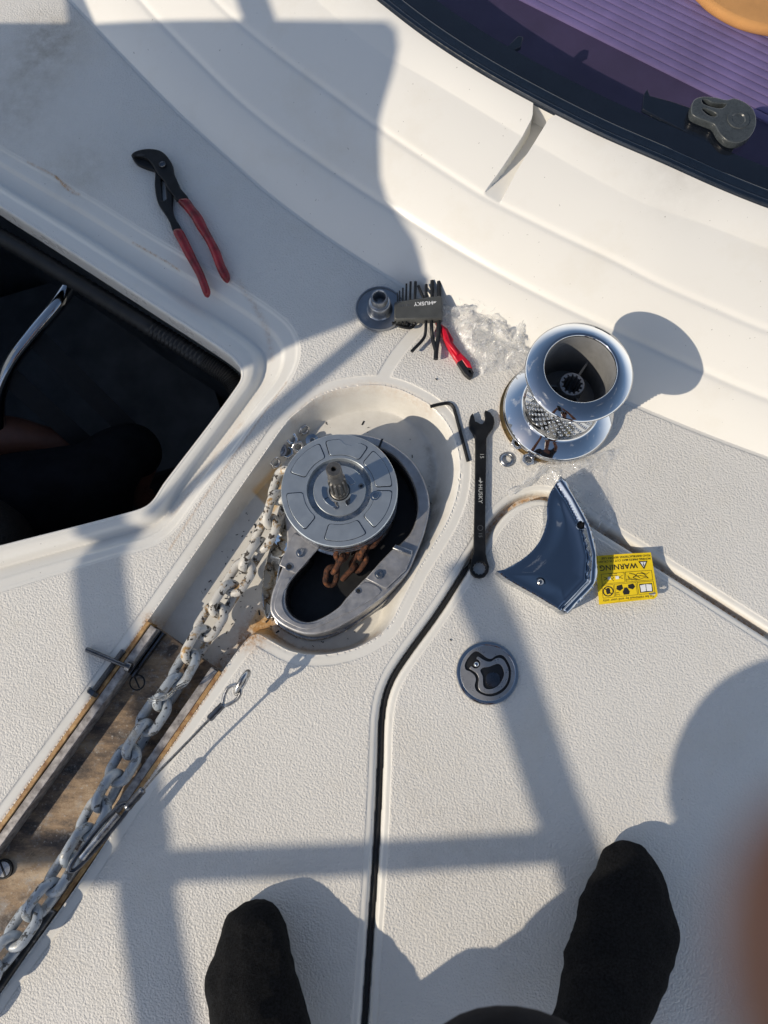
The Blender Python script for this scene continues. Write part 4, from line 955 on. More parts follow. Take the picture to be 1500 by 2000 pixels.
slab('latch_handle', [hout_, hin_], .0019, .0036, 'latchmetal', lt, bev=.0003)
bc = P(*z7(530, 595), .0030); MB().lathe([(.0036, -.001), (.0036, .0004), (.0030, .0020), (.0018, .0030), (0, .0033)], bc, 26).build('latch_screw', 'chrome', lt)
fc = P(*z7(820, 860), .0018); MB().lathe([(.0088, .0), (.0083, .0006), (.006, .0010), (0, .0012)], fc, 40).build('latch_button', 'darksteel', lt)

# ------------------------------------------------------------------ crumpled clear film under the drum
def fbm(x, y, f0, n=5, ridged=False, seed=0):
    v_ = 0; a = 1; t = 0
    for k in range(n):
        rr_ = np.random.default_rng(seed+k*13); s = 0
        for j in range(5):
            th = rr_.uniform(0, 2*math.pi); ph = rr_.uniform(0, 6.28); f = f0*(2**k)*rr_.uniform(.7, 1.4)
            s = s+np.sin((x*math.cos(th)+y*math.sin(th))*f+ph+1.2*np.sin((x*math.sin(th)-y*math.cos(th))*f*.6+ph*2))
        s = s/2.2
        v_ = v_+a*((1-np.abs(s)) if ridged else s); t += a; a *= .55
    return v_/t
MT['film'] = m_ = bpy.data.materials.new('clear_film'); m_.use_nodes = True; nt = m_.node_tree
for n_ in list(nt.nodes):
    if n_.type == 'BSDF_PRINCIPLED': nt.nodes.remove(n_)
out = [n_ for n_ in nt.nodes if n_.type == 'OUTPUT_MATERIAL'][0]
tr = nt.nodes.new('ShaderNodeBsdfTransparent'); tr.inputs[0].default_value = (1, 1, 1, 1)
gls = nt.nodes.new('ShaderNodeBsdfGlossy'); gls.inputs['Roughness'].default_value = .09; gls.inputs[0].default_value = (1, 1, 1, 1)
df = nt.nodes.new('ShaderNodeBsdfTranslucent'); df.inputs[0].default_value = (.95, .95, .94, 1)
df2 = nt.nodes.new('ShaderNodeBsdfDiffuse'); df2.inputs[0].default_value = (.95, .95, .94, 1)
lw_ = nt.nodes.new('ShaderNodeLayerWeight'); lw_.inputs[0].default_value = .5
bp = nt.nodes.new('ShaderNodeBump'); bp.inputs['Strength'].default_value = .7; bp.inputs['Distance'].default_value = .0014
nt.links.new(noise(nt, 170, 5, .7, dist=1.6), bp.inputs['Height'])
for n_ in (gls, lw_, df, df2): nt.links.new(bp.outputs[0], n_.inputs['Normal'])
m1 = nt.nodes.new('ShaderNodeMixShader'); nt.links.new(math_(nt, 'ADD', math_(nt, 'MULTIPLY', math_(nt, 'POWER', lw_.outputs['Facing'], 4), .5), .06, clamp=True), m1.inputs[0]); nt.links.new(tr.outputs[0], m1.inputs[1]); nt.links.new(gls.outputs[0], m1.inputs[2])
m3 = nt.nodes.new('ShaderNodeMixShader'); m3.inputs[0].default_value = .5; nt.links.new(df.outputs[0], m3.inputs[1]); nt.links.new(df2.outputs[0], m3.inputs[2])
m2 = nt.nodes.new('ShaderNodeMixShader'); nt.links.new(math_(nt, 'ADD', math_(nt, 'MULTIPLY', attr(nt, 'crease'), .85), .10, clamp=True), m2.inputs[0]); nt.links.new(m1.outputs[0], m2.inputs[1]); nt.links.new(m3.outputs[0], m2.inputs[2])
nt.links.new(m2.outputs[0], out.inputs[0])
def film_sheet(outline, z0, amp, f0, seed, res=.0016, thin=.0):
    fo = np.array(P2(outline, z0)); fo = np.array([tuple(q) for q in cr_spline(fo, 5, True)])
    # ragged edge
    t = np.arange(len(fo)); fo = fo+np.stack([rng.normal(0, .0011, len(fo)), rng.normal(0, .0011, len(fo))], -1)
    bx = np.arange(fo[:, 0].min(), fo[:, 0].max(), res); by = np.arange(fo[:, 1].min(), fo[:, 1].max(), res); XX, YY = np.meshgrid(bx, by)
    d, nx, ny = sdf(fo, XX, YY); m = np.abs(d) < res*.7; XX = np.where(m, nx, XX); YY = np.where(m, ny, YY); d = sdf(fo, XX, YY)[0]
    hh = np.clip(fbm(XX, YY, f0, 5, True, seed), 0, 2)**1.6; h_ = z0+amp*hh*sst(-.001, .018, d)
    dx = .004*fbm(XX, YY, f0*1.3, 3, False, seed+50); dy = .004*fbm(XX, YY, f0*1.3, 3, False, seed+90)
    e = sst(0, .01, d)
    cr2 = np.clip((fbm(XX+.01, YY, f0*1.9, 4, True, seed+7)-.66)/.16, 0, 1)**1.5; cr2 = np.maximum(cr2, np.clip((hh-.62)/.2, 0, 1)*.7)
    return [[(XX[i, j]+dx[i, j]*e[i, j], YY[i, j]+dy[i, j]*e[i, j], h_[i, j], d[i, j], cr2[i, j]) for j in range(XX.shape[1])] for i in range(XX.shape[0])]
def film_add(bm, g):
    vid = {}; lay = bm.verts.layers.float.get('crease') or bm.verts.layers.float.new('crease')
    for i in range(len(g)-1):
        for j in range(len(g[0])-1):
            q = ((i, j), (i, j+1), (i+1, j+1), (i+1, j))
            if all(g[a][b_][3] >= -1e-6 for a, b_ in q):
                for a in q:
                    if a not in vid: vid[a] = bm.verts.new(g[a[0]][a[1]][:3]); vid[a][lay] = float(g[a[0]][a[1]][4])
                bm.faces.new([vid[a] for a in q])
fb = bmesh.new()
main = [(866, 590), (892, 596), (905, 588), (925, 600), (955, 596), (985, 620), (1015, 632), (1020, 612), (1050, 592), (1085, 586), (1110, 598), (1140, 592), (1175, 606), (1195, 630), (1205, 690), (1150, 740), (1060, 760), (1000, 745), (985, 700), (1010, 690), (975, 722), (945, 735), (925, 715), (905, 680), (885, 650), (868, 620)]
film_add(fb, film_sheet(main, .0015, .032, 58, 3)); film_add(fb, film_sheet([(880, 600), (930, 610), (985, 640), (1030, 660), (1010, 710), (960, 725), (925, 700), (895, 650)], .010, .026, 80, 11))
tail = [(1045, 925), (1000, 950), (975, 972), (985, 962), (1025, 930), (1060, 895), (1120, 885), (1180, 880), (1222, 872), (1195, 905), (1185, 925), (1192, 960), (1200, 1000), (1192, 1030), (1170, 1045), (1150, 1020), (1110, 990), (1090, 960)]
film_add(fb, film_sheet(tail, .0012, .012, 60, 31)); film_add(fb, film_sheet([(1060, 900), (1130, 890), (1205, 880), (1160, 915), (1100, 920), (1020, 945)], .004, .012, 110, 41))
def ribbon(px, wpx, z):
    c = [P(a, b_, z) for a, b_ in px]; cs = [Vector(q) for q in cr_spline([tuple(q) for q in c], 9)]; rows = []
    for i, q in enumerate(cs):
        t_ = (cs[min(i+1, len(cs)-1)]-cs[max(i-1, 0)]).normalized(); n_ = Vector((-t_.y, t_.x, 0)); w_ = wpx*.0006*(.8+.3*math.sin(i*.9))
        rows.append([fb.verts.new(q+n_*(w_*u)+Vector((0, 0, .006*(1-u*u)+.0015*math.sin(i*1.7+u*5)))) for u in (-1, -.7, -.35, 0, .35, .7, 1)])
    ly_ = fb.verts.layers.float.get('crease')
    for r_ in rows:
        for k_, v_ in enumerate(r_): v_[ly_] = (.9, .35, .15, .4, .15, .35, .9)[k_]
    for A, B in zip(rows, rows[1:]):
        for a in range(6): fb.faces.new((A[a], A[a+1], B[a+1], B[a]))
ribbon([(1012, 668), (1018, 640), (1040, 606), (1080, 590), (1118, 600)], 11, .012); ribbon([(1080, 592), (1125, 600), (1168, 603), (1196, 628), (1203, 668)], 12, .014)
ribbon([(1078, 596), (1092, 625), (1080, 660)], 9, .012); ribbon([(990, 964), (1030, 944), (1066, 912), (1110, 900)], 7, .004)
me = bpy.data.meshes.new('f'); fb.to_mesh(me); fb.free()
fo_ = link('plastic_film', me, 'film', sharp=60); tag(fo_, 'crumpled clear plastic film wrapping, spread out under the chrome drum', 'plastic film')
fs = MB()
for k in range(34):
    x, y = rng.uniform(870, 985), rng.uniform(588, 640); a = rng.uniform(.6, 2.6); pts = []
    for j in range(6): pts.append(P(x, y, .006+.012*rng.uniform(0, 1))); x += 6*math.cos(a); y -= 6*math.sin(a)*.8; a += rng.uniform(-.9, .9)
    fs.tube([tuple(q) for q in cr_spline([tuple(q) for q in pts], 4)], .00035, 4)
fs.build('torn_strand', 'film', fo_)

# ------------------------------------------------------------------ cabin window and what lies behind it
def wxy(px, z): q = P(px[0], px[1], z); return (q.x, q.y)
wn = thing('cabin_window', P(1250, 300, ZC[4]), 'large curved cabin window with a dark navy rubber edge and black border', 'window')
wcur = CAB[4]; wcur = wcur[(wcur[:, 0] > -.75) & (wcur[:, 0] < 1.3) & (wcur[:, 1] < 1.95)]
k = int(np.argmax(wcur[:, 0])); wcur = wcur[:k+1]
t_ = np.gradient(wcur, axis=0); nn = np.stack([-t_[:, 1], t_[:, 0]], -1); nn /= np.linalg.norm(nn, axis=1)[:, None]
def woff(d): return wcur+nn*d
zw = ZC[4]
def strip(name, prof, m, parent):
    """profile of (offset into the window, z) swept along the window curve"""
    mb = MB(); mb.grid([[Vector((*woff(d)[i], z)) for i in range(0, len(wcur))] for d, z in prof]); return mb.build(name, m, parent)
strip('window_apron', [(-.0005, zw-.0015), (-.0005, zw-.055)], 'white', wn)
strip('rubber_edge', [(-.0045, zw-.003), (-.0040, zw+.0015), (-.0020, zw+.0040), (.001, zw+.0046), (.0035, zw+.0040), (.0050, zw+.0032), (.0062, zw+.0036), (.0100, zw+.0058), (.0135, zw+.0062), (.0150, zw+.0054)], 'navy', wn)
strip('black_border', [(.0148, zw+.0032), (.030, zw+.0036), (.046, zw+.0040), (.046, zw+.0020), (.030, zw+.001)], 'frit', wn)
MT['glass'] = m_ = bpy.data.materials.new('tinted_glass'); m_.use_nodes = True; nt = m_.node_tree
nt.nodes.remove(nt.nodes['Principled BSDF']); out = [n_ for n_ in nt.nodes if n_.type == 'OUTPUT_MATERIAL'][0]
tr = nt.nodes.new('ShaderNodeBsdfTransparent'); tr.inputs[0].default_value = (.86, .86, .88, 1)
gls = nt.nodes.new('ShaderNodeBsdfGlossy'); gls.inputs['Roughness'].default_value = .02; lwg = nt.nodes.new('ShaderNodeLayerWeight'); lwg.inputs[0].default_value = .5
ms = nt.nodes.new('ShaderNodeMixShader'); nt.links.new(math_(nt, 'ADD', math_(nt, 'POWER', lwg.outputs['Facing'], 5), .04, clamp=True), ms.inputs[0]); nt.links.new(tr.outputs[0], ms.inputs[1]); nt.links.new(gls.outputs[0], ms.inputs[2]); nt.links.new(ms.outputs[0], out.inputs[0])
gm = MB(); gm.grid([[Vector((*woff(d)[i], zw+.0042+.0*d)) for i in range(0, len(wcur), 2)] for d in (.0135, .1, .3, .6)])
gm.build('glass_pane', 'glass', wn)
# bracket behind the glass
slab('hinge_bracket', [P2(Z([(448, 912), (460, 790), (490, 742), (512, 800), (700, 850), (860, 905), (1010, 1060), (1240, 1200), (1190, 1290), (900, 1150), (700, 1040)], 4.285, 1150, 0), zw+.002)], zw-.004, zw+.0022, 'frit', wn, bev=.0008)
slab('hinge_bracket', [P2([(990, 92), (1012, 70), (1022, 72), (1018, 90), (1000, 100)], zw+.002)], zw-.004, zw+.0022, 'frit', wn, bev=.0008)
MZ = zw-.078
mtc = P(1300, 100, MZ)
mat_ = thing('ribbed_mat', (mtc.x, mtc.y, MZ-.006), 'purple mat with fine parallel ribs, lying inside behind the cabin window', 'mat')
slab('mat_base', [[tuple(q) for q in woff(.004)[::3]]+[(1.6, 2.2), (-.6, 2.2)]], MZ-.006, MZ, 'purpleshade', mat_)
ra, rb = P(1150, 52, MZ), P(1500, 226, MZ); rd = (rb-ra).normalized(); rn = Vector((-rd.y, rd.x, 0)); rn = rn if rn.y > 0 else -rn
rbm = MB()
for k in range(-1, 34):
    o_ = ra+rn*(k*.0126)-rd*(.55); 
    pr = [(0, 0), (.0002, .0026), (.0010, .0030), (.0055, .0031), (.0098, .0030), (.0106, .0026), (.0108, 0)]
    rbm.grid([[Vector((o_.x+rn.x*u+rd.x*l, o_.y+rn.y*u+rd.y*l, MZ+z)) for l in (.32, .8, 1.6)] for u, z in pr])
rbm.build('ribs', 'purple', mat_)
oc = cr_spline(P2([(1330, -60), (1372, -8), (1392, 10), (1432, 34), (1470, 48), (1520, 58), (1700, 90), (1800, -200), (1400, -200)], MZ+.02), 5, True)
oc_ = slab('orange_cloth', [[tuple(q) for q in oc]], MZ+.0032, MZ+.020, 'orange', bev=.007); tag(oc_, 'orange cloth lying on the purple mat at the top corner behind the window', 'cloth')
cf = MB(); cf.grid([[Vector((*woff(d)[i], MZ-.015)) for i in range(0, len(wcur), 3)] for d in (.002, .3, .9)]); cf = cf.build('cabin_sole', 'locker'); tag(cf, kind='structure')
# knob on the glass
kl = loopw(Z([(858, 905), (882, 832), (950, 806), (1060, 812), (1150, 832), (1220, 820), (1320, 860), (1388, 930), (1402, 1040), (1352, 1140), (1260, 1190), (1170, 1180), (1100, 1120), (1050, 1040), (980, 1010), (872, 960)], 4.285, 1150, 0), zw+.016, 4)
ks = [loopw(Z(p, 4.285, 1150, 0), zw+.016, 3) for p in ([(950, 828), (985, 832), (1040, 858), (1150, 868), (1115, 902), (1040, 892), (960, 864)], [(948, 908), (975, 905), (1072, 950), (1062, 972), (1000, 958)])]
kn = thing('latch_knob', P(1437, 232, zw+.005), 'smoky grey round plastic latch knob with a slotted arm, sitting on the window', 'knob')
slab('knob_body', [kl]+ks, zw+.0048, zw+.016, 'knob', kn, bev=.0014)
kc = P(1442, 233, zw+.0161); MB().lathe([(.0135, 0), (.0130, .0012), (.0085, .0012), (.0072, -.0002), (0, -.0004)], kc, 48).build('knob_dish', 'knob', kn)

# ------------------------------------------------------------------ things inside the chain locker
hp = [P(-260, 326, -.056), P(0, 462, -.056), P(150, 551, -.056), P(300, 643, -.058), P(400, 706, -.058), P(452, 744, -.060), P(472, 790, -.066)]
hp = [tuple(q) for q in cr_spline([tuple(q) for q in hp], 26)]
ho = MB().tube(hp, [.0135 if k % 2 else .0118 for k in range(len(hp))], 14).build('corrugated_hose', 'blackrub'); tag(ho, 'black corrugated hose running along the upper edge inside the chain locker', 'hose')
ld0 = P(90, 640, -.30)
ld = thing('boarding_ladder', (ld0.x, ld0.y, -.70), 'polished steel tube ladder with dark rungs stowed inside the chain locker', 'ladder')
rl = [P(*q) for q in ((138, 556, -.20), (110, 598, -.205), (62, 655, -.215), (18, 715, -.23), (-4, 780, -.26), (0, 860, -.31), (10, 960, -.38))]
MB().tube([tuple(q) for q in cr_spline([tuple(q) for q in rl], 8)], .0125, 18).build('rail', 'chrome', ld)
MB().lathe([(.026, 0), (.026, .004), (.014, .006), (0, .006)], P(138, 556, -.20), 30, axis=(-.5, -.7, 0)).build('rail_foot', 'darksteel', ld)
for a, b_ in (((75, 665, -.24), (262, 850, -.36)), ((18, 735, -.26), (170, 872, -.36))):
    A, B = P(*a), P(*b_); u = (B-A).normalized(); v_ = Vector((-u.y, u.x, 0)).normalized()
    MB().box((A+B)/2, (B-A)/2, v_*.017, u.cross(v_)*.006).build('rung', 'blackrub', ld, smooth=False)
MT['lockboard'] = simple('locker_board', (.20, .21, .22), .7, 0, .2, 12)
sp_0 = P(200, 700, -.60)
bd = MB(); bd.box(P(120, 760, -.62), Vector((.30, .10, 0)), Vector((-.08, .24, 0)), Vector((0, 0, .01))); bd = bd.build('locker_board', MT['lockboard']); tag(bd, 'grey board at the bottom of the dark chain locker', 'board')

# ------------------------------------------------------------------ people
def skin_body(name, verts, edges, m, parent=None, sub=3, root=0, origin=None):
    me = bpy.data.meshes.new(name); me.from_pydata([tuple(v_[0]) for v_ in verts], edges, [])
    o = bpy.data.objects.new('tmp', me); C.objects.link(o)
    md = o.modifiers.new('s', 'SKIN'); md.use_smooth_shade = True; md.branch_smoothing = .6
    for i, v_ in enumerate(verts):
        r_ = v_[1] if hasattr(v_[1], '__len__') else (v_[1], v_[1]); me.skin_vertices[0].data[i].radius = r_
    me.skin_vertices[0].data[root].use_root = True
    m2 = o.modifiers.new('u', 'SUBSURF'); m2.levels = sub; m2.render_levels = sub
    dg = bpy.context.evaluated_depsgraph_get(); out_ = bpy.data.meshes.new_from_object(o.evaluated_get(dg)); bpy.data.objects.remove(o)
    return link(name, out_, m, parent, origin=origin, sharp=180)
V = Vector
# photographer, squatting behind the camera
LT, LA = P(497, 1775, .03), V((-.150, -.440, .085)); RT, RA = P(1232, 1660, .03), V((.205, -.400, .085))
PH = dict(pel=V((.02, -.72, .36)), lhip=V((-.09, -.70, .36)), rhip=V((.12, -.70, .36)), lk=V((-.150, -.440, .430)), rk=V((.070, -.215, .420)),
          spine=V((.01, -.68, .55)), chest=V((.0, -.58, .76)), neck=V((.0, -.50, .95)), lsh=V((-.19, -.56, .88)), rsh=V((.19, -.56, .88)),
          lel=V((-.352, -.440, .530)), rel=V((.27, -.33, .76)), lwr=V((-.14, -.15, .91)), rwr=V((.13, -.16, .92)), headb=V((.0, -.42, 1.06)), head=V((.0, -.36, 1.13)))
vb = [(PH['pel'], (.13, .11)), (PH['spine'], (.135, .105)), (PH['chest'], (.15, .11)), (PH['neck'], .055), (PH['headb'], .075), (PH['head'], (.08, .085)),
      (PH['lhip'], .085), (PH['lk'], .060), (LA, .036), (LA.lerp(LT, .25)+V((0, 0, -.03)), .030), (LA.lerp(LT, .72)+V((0, 0, -.036)), .014),
      (PH['rhip'], .085), (PH['rk']+V((.056, -.016, -.030)), .066), (RA, .036), (RA.lerp(RT, .25)+V((0, 0, -.03)), .030), (RA.lerp(RT, .72)+V((0, 0, -.036)), .014),
      (PH['lsh'], .055), (PH['lel'], .050), (PH['lwr'], .027), (PH['rsh'], .055), (PH['rel'], .042), (PH['rwr'], .027),
      (PH['lk'].lerp(LA, .35), .054), (PH['rk'].lerp(RA, .35), .052)]
eb = [(0, 1), (1, 2), (2, 3), (3, 4), (4, 5), (0, 6), (6, 7), (7, 22), (22, 8), (8, 9), (9, 10), (0, 11), (11, 12), (12, 23), (23, 13), (13, 14), (14, 15), (2, 16), (16, 17), (17, 18), (2, 19), (19, 20), (20, 21)]
ph = thing('person', V((.02, -.5, 0)), 'person squatting over the hatch in black socks and dark trousers, holding up a phone', 'person')
# right hand: palm and fingers, index finger reaching round the phone beside the lens
C2 = lambda x, y, z: M4 @ V((x, y, z))       # metres in the camera's own frame, used once to place the hand that holds the camera
palm = C2(.078, -.085, .010); vi0 = len(vb)
vb += [(C2(.070, -.075, .008), (.030, .016))]; eb += [(21, vi0)]
def finger(base_i, pts, rs):
    i0 = base_i
    for p_, r_ in zip(pts, rs): vb.append((p_, r_)); eb.append((i0, len(vb)-1)); i0 = len(vb)-1
finger(vi0, [C2(.062, -.040, .000), C2(.052, -.026, -.017), C2(.032, -.0180, -.0250), C2(.0112, -.0150, -.0255)], [.0098, .0090, .0086, .0080])
finger(vi0, [C2(.066, -.062, -.006), C2(.056, -.056, -.016), C2(.036, -.052, -.016), C2(.020, -.050, -.012)], [.0098, .0090, .0082, .0070])
finger(vi0, [C2(.064, -.078, -.008), C2(.054, -.076, -.016), C2(.036, -.074, -.016), C2(.022, -.072, -.012)], [.0094, .0086, .0080, .0068])
finger(vi0, [C2(.060, -.096, -.006), C2(.050, -.096, -.014), C2(.036, -.094, -.014), C2(.026, -.092, -.012)], [.0084, .0078, .0070, .0060])
finger(vi0, [C2(.062, -.100, .018), C2(.044, -.092, .024), C2(.026, -.076, .024)], [.0120, .0105, .0088])
vl = len(vb); vb += [(C2(-.080, -.085, .008), (.028, .016))]; eb += [(18, vl)]
for dy_ in (.028, .006, -.014, -.032): finger(vl, [C2(-.086, -.085+dy_, -.004), C2(-.074, -.080+dy_, -.012), C2(-.056, -.078+dy_, -.014)], [.0090, .0084, .0070])
finger(vl, [C2(-.074, -.100, .020), C2(-.054, -.092, .024)], [.0115, .0090])
body = skin_body('body', vb, eb, 'skin', ph)
def limb_cloth(name, pts, rs, m, flat=1.0):
    cs = cr_spline([tuple(p_) for p_ in pts], 6); rr_ = cr_spline([(r_, 0) for r_ in rs], 6)[:, 0]
    mb = MB(); mb.tube([V(q) for q in cs], rr_, 28, flat=flat); me = mb.mesh()
    return link(name, me, m, ph, sharp=180)
def cloth_body(name, vv, ee, m): return skin_body(name, vv, ee, m, ph)
kl_, kr_ = PH['lk'], PH['rk']
cloth_body('trousers', [(PH['pel'], (.155, .135)), (PH['lhip'], .110), (kl_, .072), (kl_.lerp(LA, .20), .068), (kl_.lerp(LA, .62), .056), (PH['rhip'], .110), (kr_+V((-.008, .002, 0)), .070), (kr_.lerp(RA, .06)+V((-.010, -.004, 0)), .066), (kr_.lerp(RA, .10)+V((-.012, -.012, 0)), .060), (PH['spine'], (.15, .125))],
           [(0, 1), (1, 2), (2, 3), (3, 4), (0, 5), (5, 6), (6, 7), (7, 8), (0, 9)], 'cloth')
MT['shirt'] = simple('dark_shirt', (.03, .035, .05), .9, 0, .2, 20, .4, 500)
cloth_body('shirt', [(PH['spine'], (.155, .125)), (PH['chest'], (.17, .13)), (PH['chest'].lerp(PH['neck'], .7), .085), (PH['lsh'], .078), (PH['lsh'].lerp(PH['lel'], .75), .085), (PH['lel']+V((-.062, -.008, 0)), .105), (PH['rsh'], .078), (PH['rsh'].lerp(PH['rel'], .8), .064)],
           [(0, 1), (1, 2), (1, 3), (3, 4), (4, 5), (1, 6), (6, 7)], 'shirt')
MT['hair'] = simple('dark_hair', (.02, .014, .01), .6, 0, .3, 200, .8, 300, .002)
hr = MB(); hc = PH['head']+V((0, -.012, .03)); hr.lathe([(.0, .095), (.040, .086), (.072, .058), (.088, .015), (.086, -.03), (.074, -.065)], hc, 32, axis=(0, -.35, 1)); hr.build('hair', 'hair', ph)
# face: eyes, nose, mouth, ears in one small mesh joined to the head line
fc_ = MB(); fdir = V((0, .80, -.60)); fx = V((1, 0, 0)); fu = fdir.cross(fx)*-1; f0 = PH['head']+fdir*.082
fc_.lathe([(.0, .026), (.007, .020), (.012, .004), (.014, 0)], f0-fu*.012, 14, axis=fdir); fc_.build('nose', 'skin', ph)
for s_ in (-1, 1):
    e_ = MB(); e_.lathe([(0, .006), (.008, .004), (.011, 0)], f0+fx*.031*s_+fu*.016, 16, axis=fdir); e_.build('eye', 'whiteink', ph)
    e_ = MB(); e_.lathe([(0, .012), (.014, .010), (.024, 0), (.02, -.006)], PH['head']+fx*.082*s_, 18, axis=fx*s_); e_.build('ear', 'skin', ph)
# socks: outline of the photograph's feet as lofted sections
def sock(secs, leg, m='sock'):
    mb = MB(); rings = []; secs = [tuple(q) for q in cr_spline(secs, 4)]
    for (cx, cy, hw, hh, zc_) in secs:
        c = P(cx, cy, zc_); ang_ = math.atan2((P(secs[-1][0], secs[-1][1])-P(secs[0][0], secs[0][1])).y, (P(secs[-1][0], secs[-1][1])-P(secs[0][0], secs[0][1])).x)
        d_ = V((math.cos(ang_), math.sin(ang_), 0)); n_ = V((-d_.y, d_.x, 0)); w2 = hw*(H-zc_)/1640
        rings.append([mb.bm.verts.new(c+n_*(w2*math.cos(b))+V((0, 0, 1))*(hh*(math.sin(b) if math.sin(b) > 0 else .85*math.sin(b)*(abs(math.sin(b))**.0)))) for b in [2*math.pi*j/32 for j in range(32)]])
    A_ = rings[-1]
    for (c, r_) in leg:
        rings.append([mb.bm.verts.new(c+V((n_.x*r_*math.cos(b)-d_.x*r_*1.15*math.sin(b), n_.y*r_*math.cos(b)-d_.y*r_*1.15*math.sin(b), 0))) for b in [2*math.pi*j/32 for j in range(32)]])
    for A, B in zip(rings, rings[1:]):
        for j in range(32): mb.bm.faces.new((A[j], A[(j+1) % 32], B[(j+1) % 32], B[j]))
    tipc = mb.bm.verts.new(sum((v_.co for v_ in rings[0]), V())/32)
    for j in range(32): mb.bm.faces.new((tipc, rings[0][(j+1) % 32], rings[0][j]))
    me = mb.mesh()
    o = link('sock', me, m, ph, sharp=180)
    md = o.modifiers.new('u', 'SUBSURF'); md.levels = 1; md.render_levels = 1
    tx = bpy.data.textures.new('wr', 'CLOUDS'); tx.noise_scale = .028; dm_ = o.modifiers.new('d', 'DISPLACE'); dm_.texture = tx; dm_.strength = .009; dm_.mid_level = .5
    return o
sock([(503, 1758, 14, .008, .018), (500, 1767, 32, .014, .019), (495, 1787, 52, .020, .022), (494, 1820, 64, .024, .026), (495, 1850, 70, .028, .030), (491, 1905, 87, .033, .034), (506, 1975, 94, .040, .044), (514, 2050, 95, .047, .050), (520, 2130, 86, .052, .055)],
     [(LA+V((0, .015, -.005)), .042), (LA.lerp(kl_, .12), .044), (LA.lerp(kl_, .28), .050)])
sock([(1233, 1645, 16, .008, .018), (1232, 1655, 34, .014, .019), (1234, 1680, 56, .020, .022), (1232, 1730, 78, .026, .028), (1226, 1790, 96, .030, .032), (1214, 1850, 100, .034, .036), (1196, 1910, 94, .040, .044), (1174, 1975, 82, .046, .050), (1150, 2050, 76, .052, .056)],
     [(RA+V((0, .010, -.005)), .040), (RA.lerp(kr_, .10), .042)])
# phone behind its own lens
phn = thing('smartphone', C2(-.020, -.058, .009), 'black smartphone held up above the deck, taking the picture', 'phone')
m2 = MB(); me = slab_mesh([rounded([(-.0375, -.081), (.0375, -.081), (.0375, .081), (-.0375, .081)], .010, 5)], .0022, .0102, .0015)
me.transform(M4 @ Matrix.Translation((-.0225, -.063, 0))); link('phone_body', me, 'blackrub', phn)
me = slab_mesh([rounded([(-.035, -.078), (.035, -.078), (.035, .078), (-.035, .078)], .008, 5)], .0103, .0106, 0); me.transform(M4 @ Matrix.Translation((-.0225, -.063, 0))); link('phone_screen', me, 'frit', phn)

# second person, crouching down in the dark locker
p2 = thing('person', P(150, 950, -.70), 'person in dark clothes crouching inside the dark chain locker, one bare forearm showing', 'person')
b0 = [(P(110, 1030, -.46), .07), (P(130, 990, -.38), (.06, .05)), (P(-60, 1050, -.28), .035), (P(-60, 1080, -.20), (.075, .08)),
      (P(225, 900, -.28), .055), (P(288, 862, -.30), .040), (P(250, 960, -.36), .030), (P(275, 985, -.40), .022),
      (P(-150, 980, -.30), .045), (P(-90, 850, -.30), .046), (P(40, 855, -.33), .040), (P(122, 868, -.36), .026),
      (P(120, 1060, -.56), .06), (P(140, 1040, -.62), .05), (P(160, 1010, -.67), .04)]
eb2 = [(0, 1), (1, 2), (2, 3), (1, 4), (4, 5), (5, 6), (6, 7), (1, 8), (8, 9), (9, 10), (10, 11), (0, 12), (12, 13), (13, 14)]
vb, eb = b0, eb2
for bi, dx_ in ((7, 1), (11, 1)):
    c = b0[bi][0]
    for j_, (ox, oy) in enumerate(((.020, .012), (.024, .004), (.024, -.004), (.020, -.012), (.006, .022))):
        finger(bi, [c+V((ox, oy, -.006)), c+V((ox*2.0, oy*1.3, -.02))], [.009, .007])
skin_body('body', vb, eb, 'skin', p2)
skin_body('shirt', [(P(110, 1010, -.42), .14), (P(150, 960, -.29), (.16, .13)), (P(215, 905, -.27), .075), (P(288, 855, -.29), .050), (P(262, 930, -.33), .040), (P(0, 990, -.27), .085), (P(-150, 950, -.29), .060)], [(0, 1), (1, 2), (2, 3), (3, 4), (1, 5), (5, 6)], 'cloth', p2)
skin_body('trousers', [(P(110, 1010, -.46), .13), (P(120, 1060, -.56), .11), (P(140, 1040, -.62), .085)], [(0, 1), (1, 2)], 'cloth', p2)
hc = P(-60, 1080, -.20); MB().lathe([(0, .09), (.045, .080), (.075, .050), (.090, .01), (.088, -.03)], hc, 30).build('hair', 'hair', p2)

# ------------------------------------------------------------------ gear standing outside the picture whose shadows fall into it
NS = Vector((SHX, SHY, 0)); MS = Vector((-SHY, SHX, 0))
def lift(px, py, h, zs=0.):
    """the point at height h above a surface point, on the line towards the sun"""
    q = P(px, py, zs); return Vector((q.x-SHX*K*h, q.y-SHY*K*h, zs+h))
CD = -.75
def onplane(px, py, zs=0.):
    q = P(px, py, zs); h = (NS.dot(q)-CD)/K; return lift(px, py, h, zs)
lidpx = [(735, 34, .115), (760, 52, .112), (764, 85, .108), (745, 150, .098), (728, 230, .078), (722, 290, .070), (730, 345, .055), (752, 385, .042), (800, 430, .028), (842, 465, .014), (861, 500, .003), (858, 540, 0), (835, 566, 0), (780, 590, 0), (700, 622, 0), (587, 664, 0), (500, 706, 0)]
pts3 = [onplane(a, b_, z) for a, b_, z in lidpx]
end = pts3[-1].copy(); end.z = .02
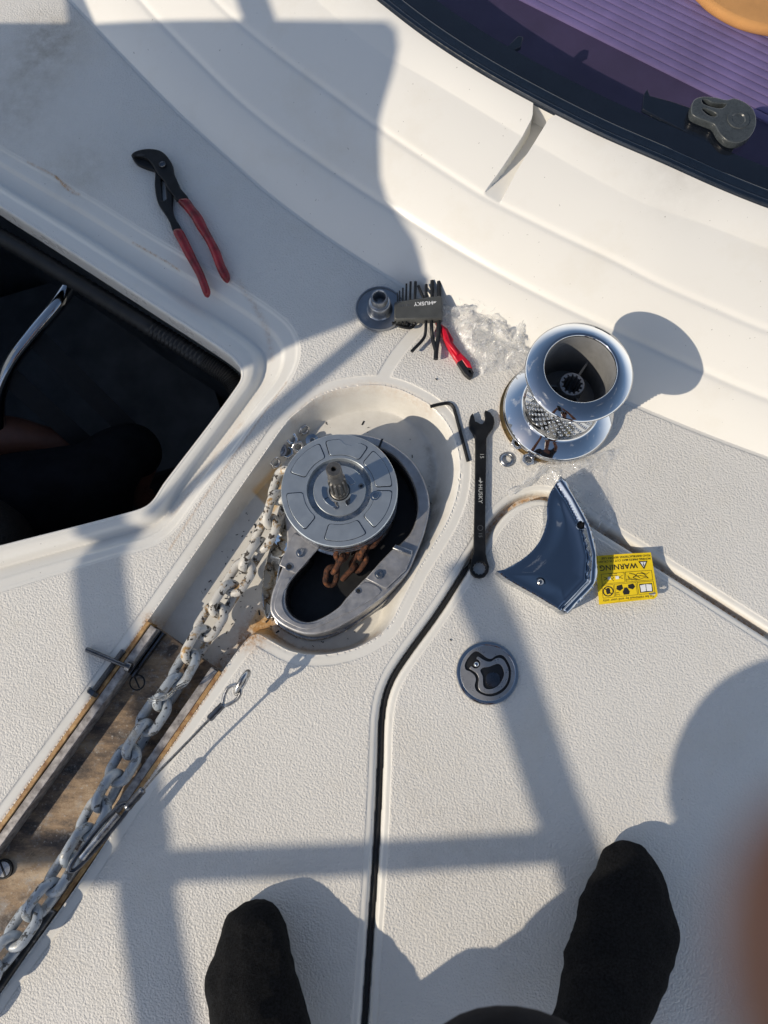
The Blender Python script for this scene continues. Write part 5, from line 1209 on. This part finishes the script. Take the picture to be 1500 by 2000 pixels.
far_ = onplane(-700, 52, 0); farb = far_.copy(); farb.z = .02
top = [onplane(a, b_, z) for a, b_, z in ((-300, 46, 0), (0, 43, 0), (160, 44, .0), (330, 40, .03), (560, 34, .09))]
loop3 = pts3+[end, farb, far_]+top
uv = [(MS.dot(p_), p_.z) for p_ in loop3]
me = slab_mesh([uv], 0, .030, .004)
mtx = Matrix((Vector((MS.x, 0, -NS.x)), Vector((MS.y, 0, -NS.y)), Vector((0, 1, 0)))).to_4x4(); mtx.translation = NS*CD
me.transform(mtx)
hl = thing('open_hatch_lid', Vector((NS*CD+MS*.8).to_tuple()), 'white chain locker lid standing open outside the left edge of the picture', 'hatch lid')
link('lid_shell', me, 'white', hl)
for a, b_, z0_, c_, d_, z1_, r_ in ((188, 60, .0, 172, -90, 0, .012), (500, 50, .09, 478, -90, .09, .017)):
    MB().tube([onplane(a, b_, z0_)-NS*.02, onplane(c_, d_, z1_)-NS*.02], r_, 14).build('lid_strut', 'steel', hl)
pu = thing('bow_pulpit', Vector((-1.0, -.6, 0)), 'stainless tube bow pulpit rails standing outside the picture', 'pulpit')
def rail(px, h, r_, name='rail', extra=None):
    p_ = [lift(a, b_, h) for a, b_ in px]
    if extra: p_ += extra
    cs = cr_spline([tuple(q) for q in p_], 8); MB().tube([tuple(q) for q in cs], r_, 18).build(name, 'chrome', pu)
rail([(-300, 1716), (0, 1702), (330, 1690), (700, 1676), (1130, 1650)], .74, .0150)
rail([(915, 1090), (935, 1150), (975, 1240), (1030, 1400), (1085, 1560), (1128, 1670), (1185, 1850)], .74, .0165)
rail([(172, 900), (190, 1050), (204, 1200), (238, 1400), (276, 1610), (294, 1780), (327, 2000), (380, 2300)], .70, .0190)
def post(px, py, dist, top_h, r_):
    q = P(px, py)-NS*dist; MB().tube([Vector((q.x, q.y, -.0)), Vector((q.x, q.y, top_h))], r_, 16).build('stanchion', 'chrome', pu)
rail([(300, 1000), (400, 915), (483, 850), (543, 800), (617, 737), (690, 677), (760, 615), (840, 545)], .62, .0105)
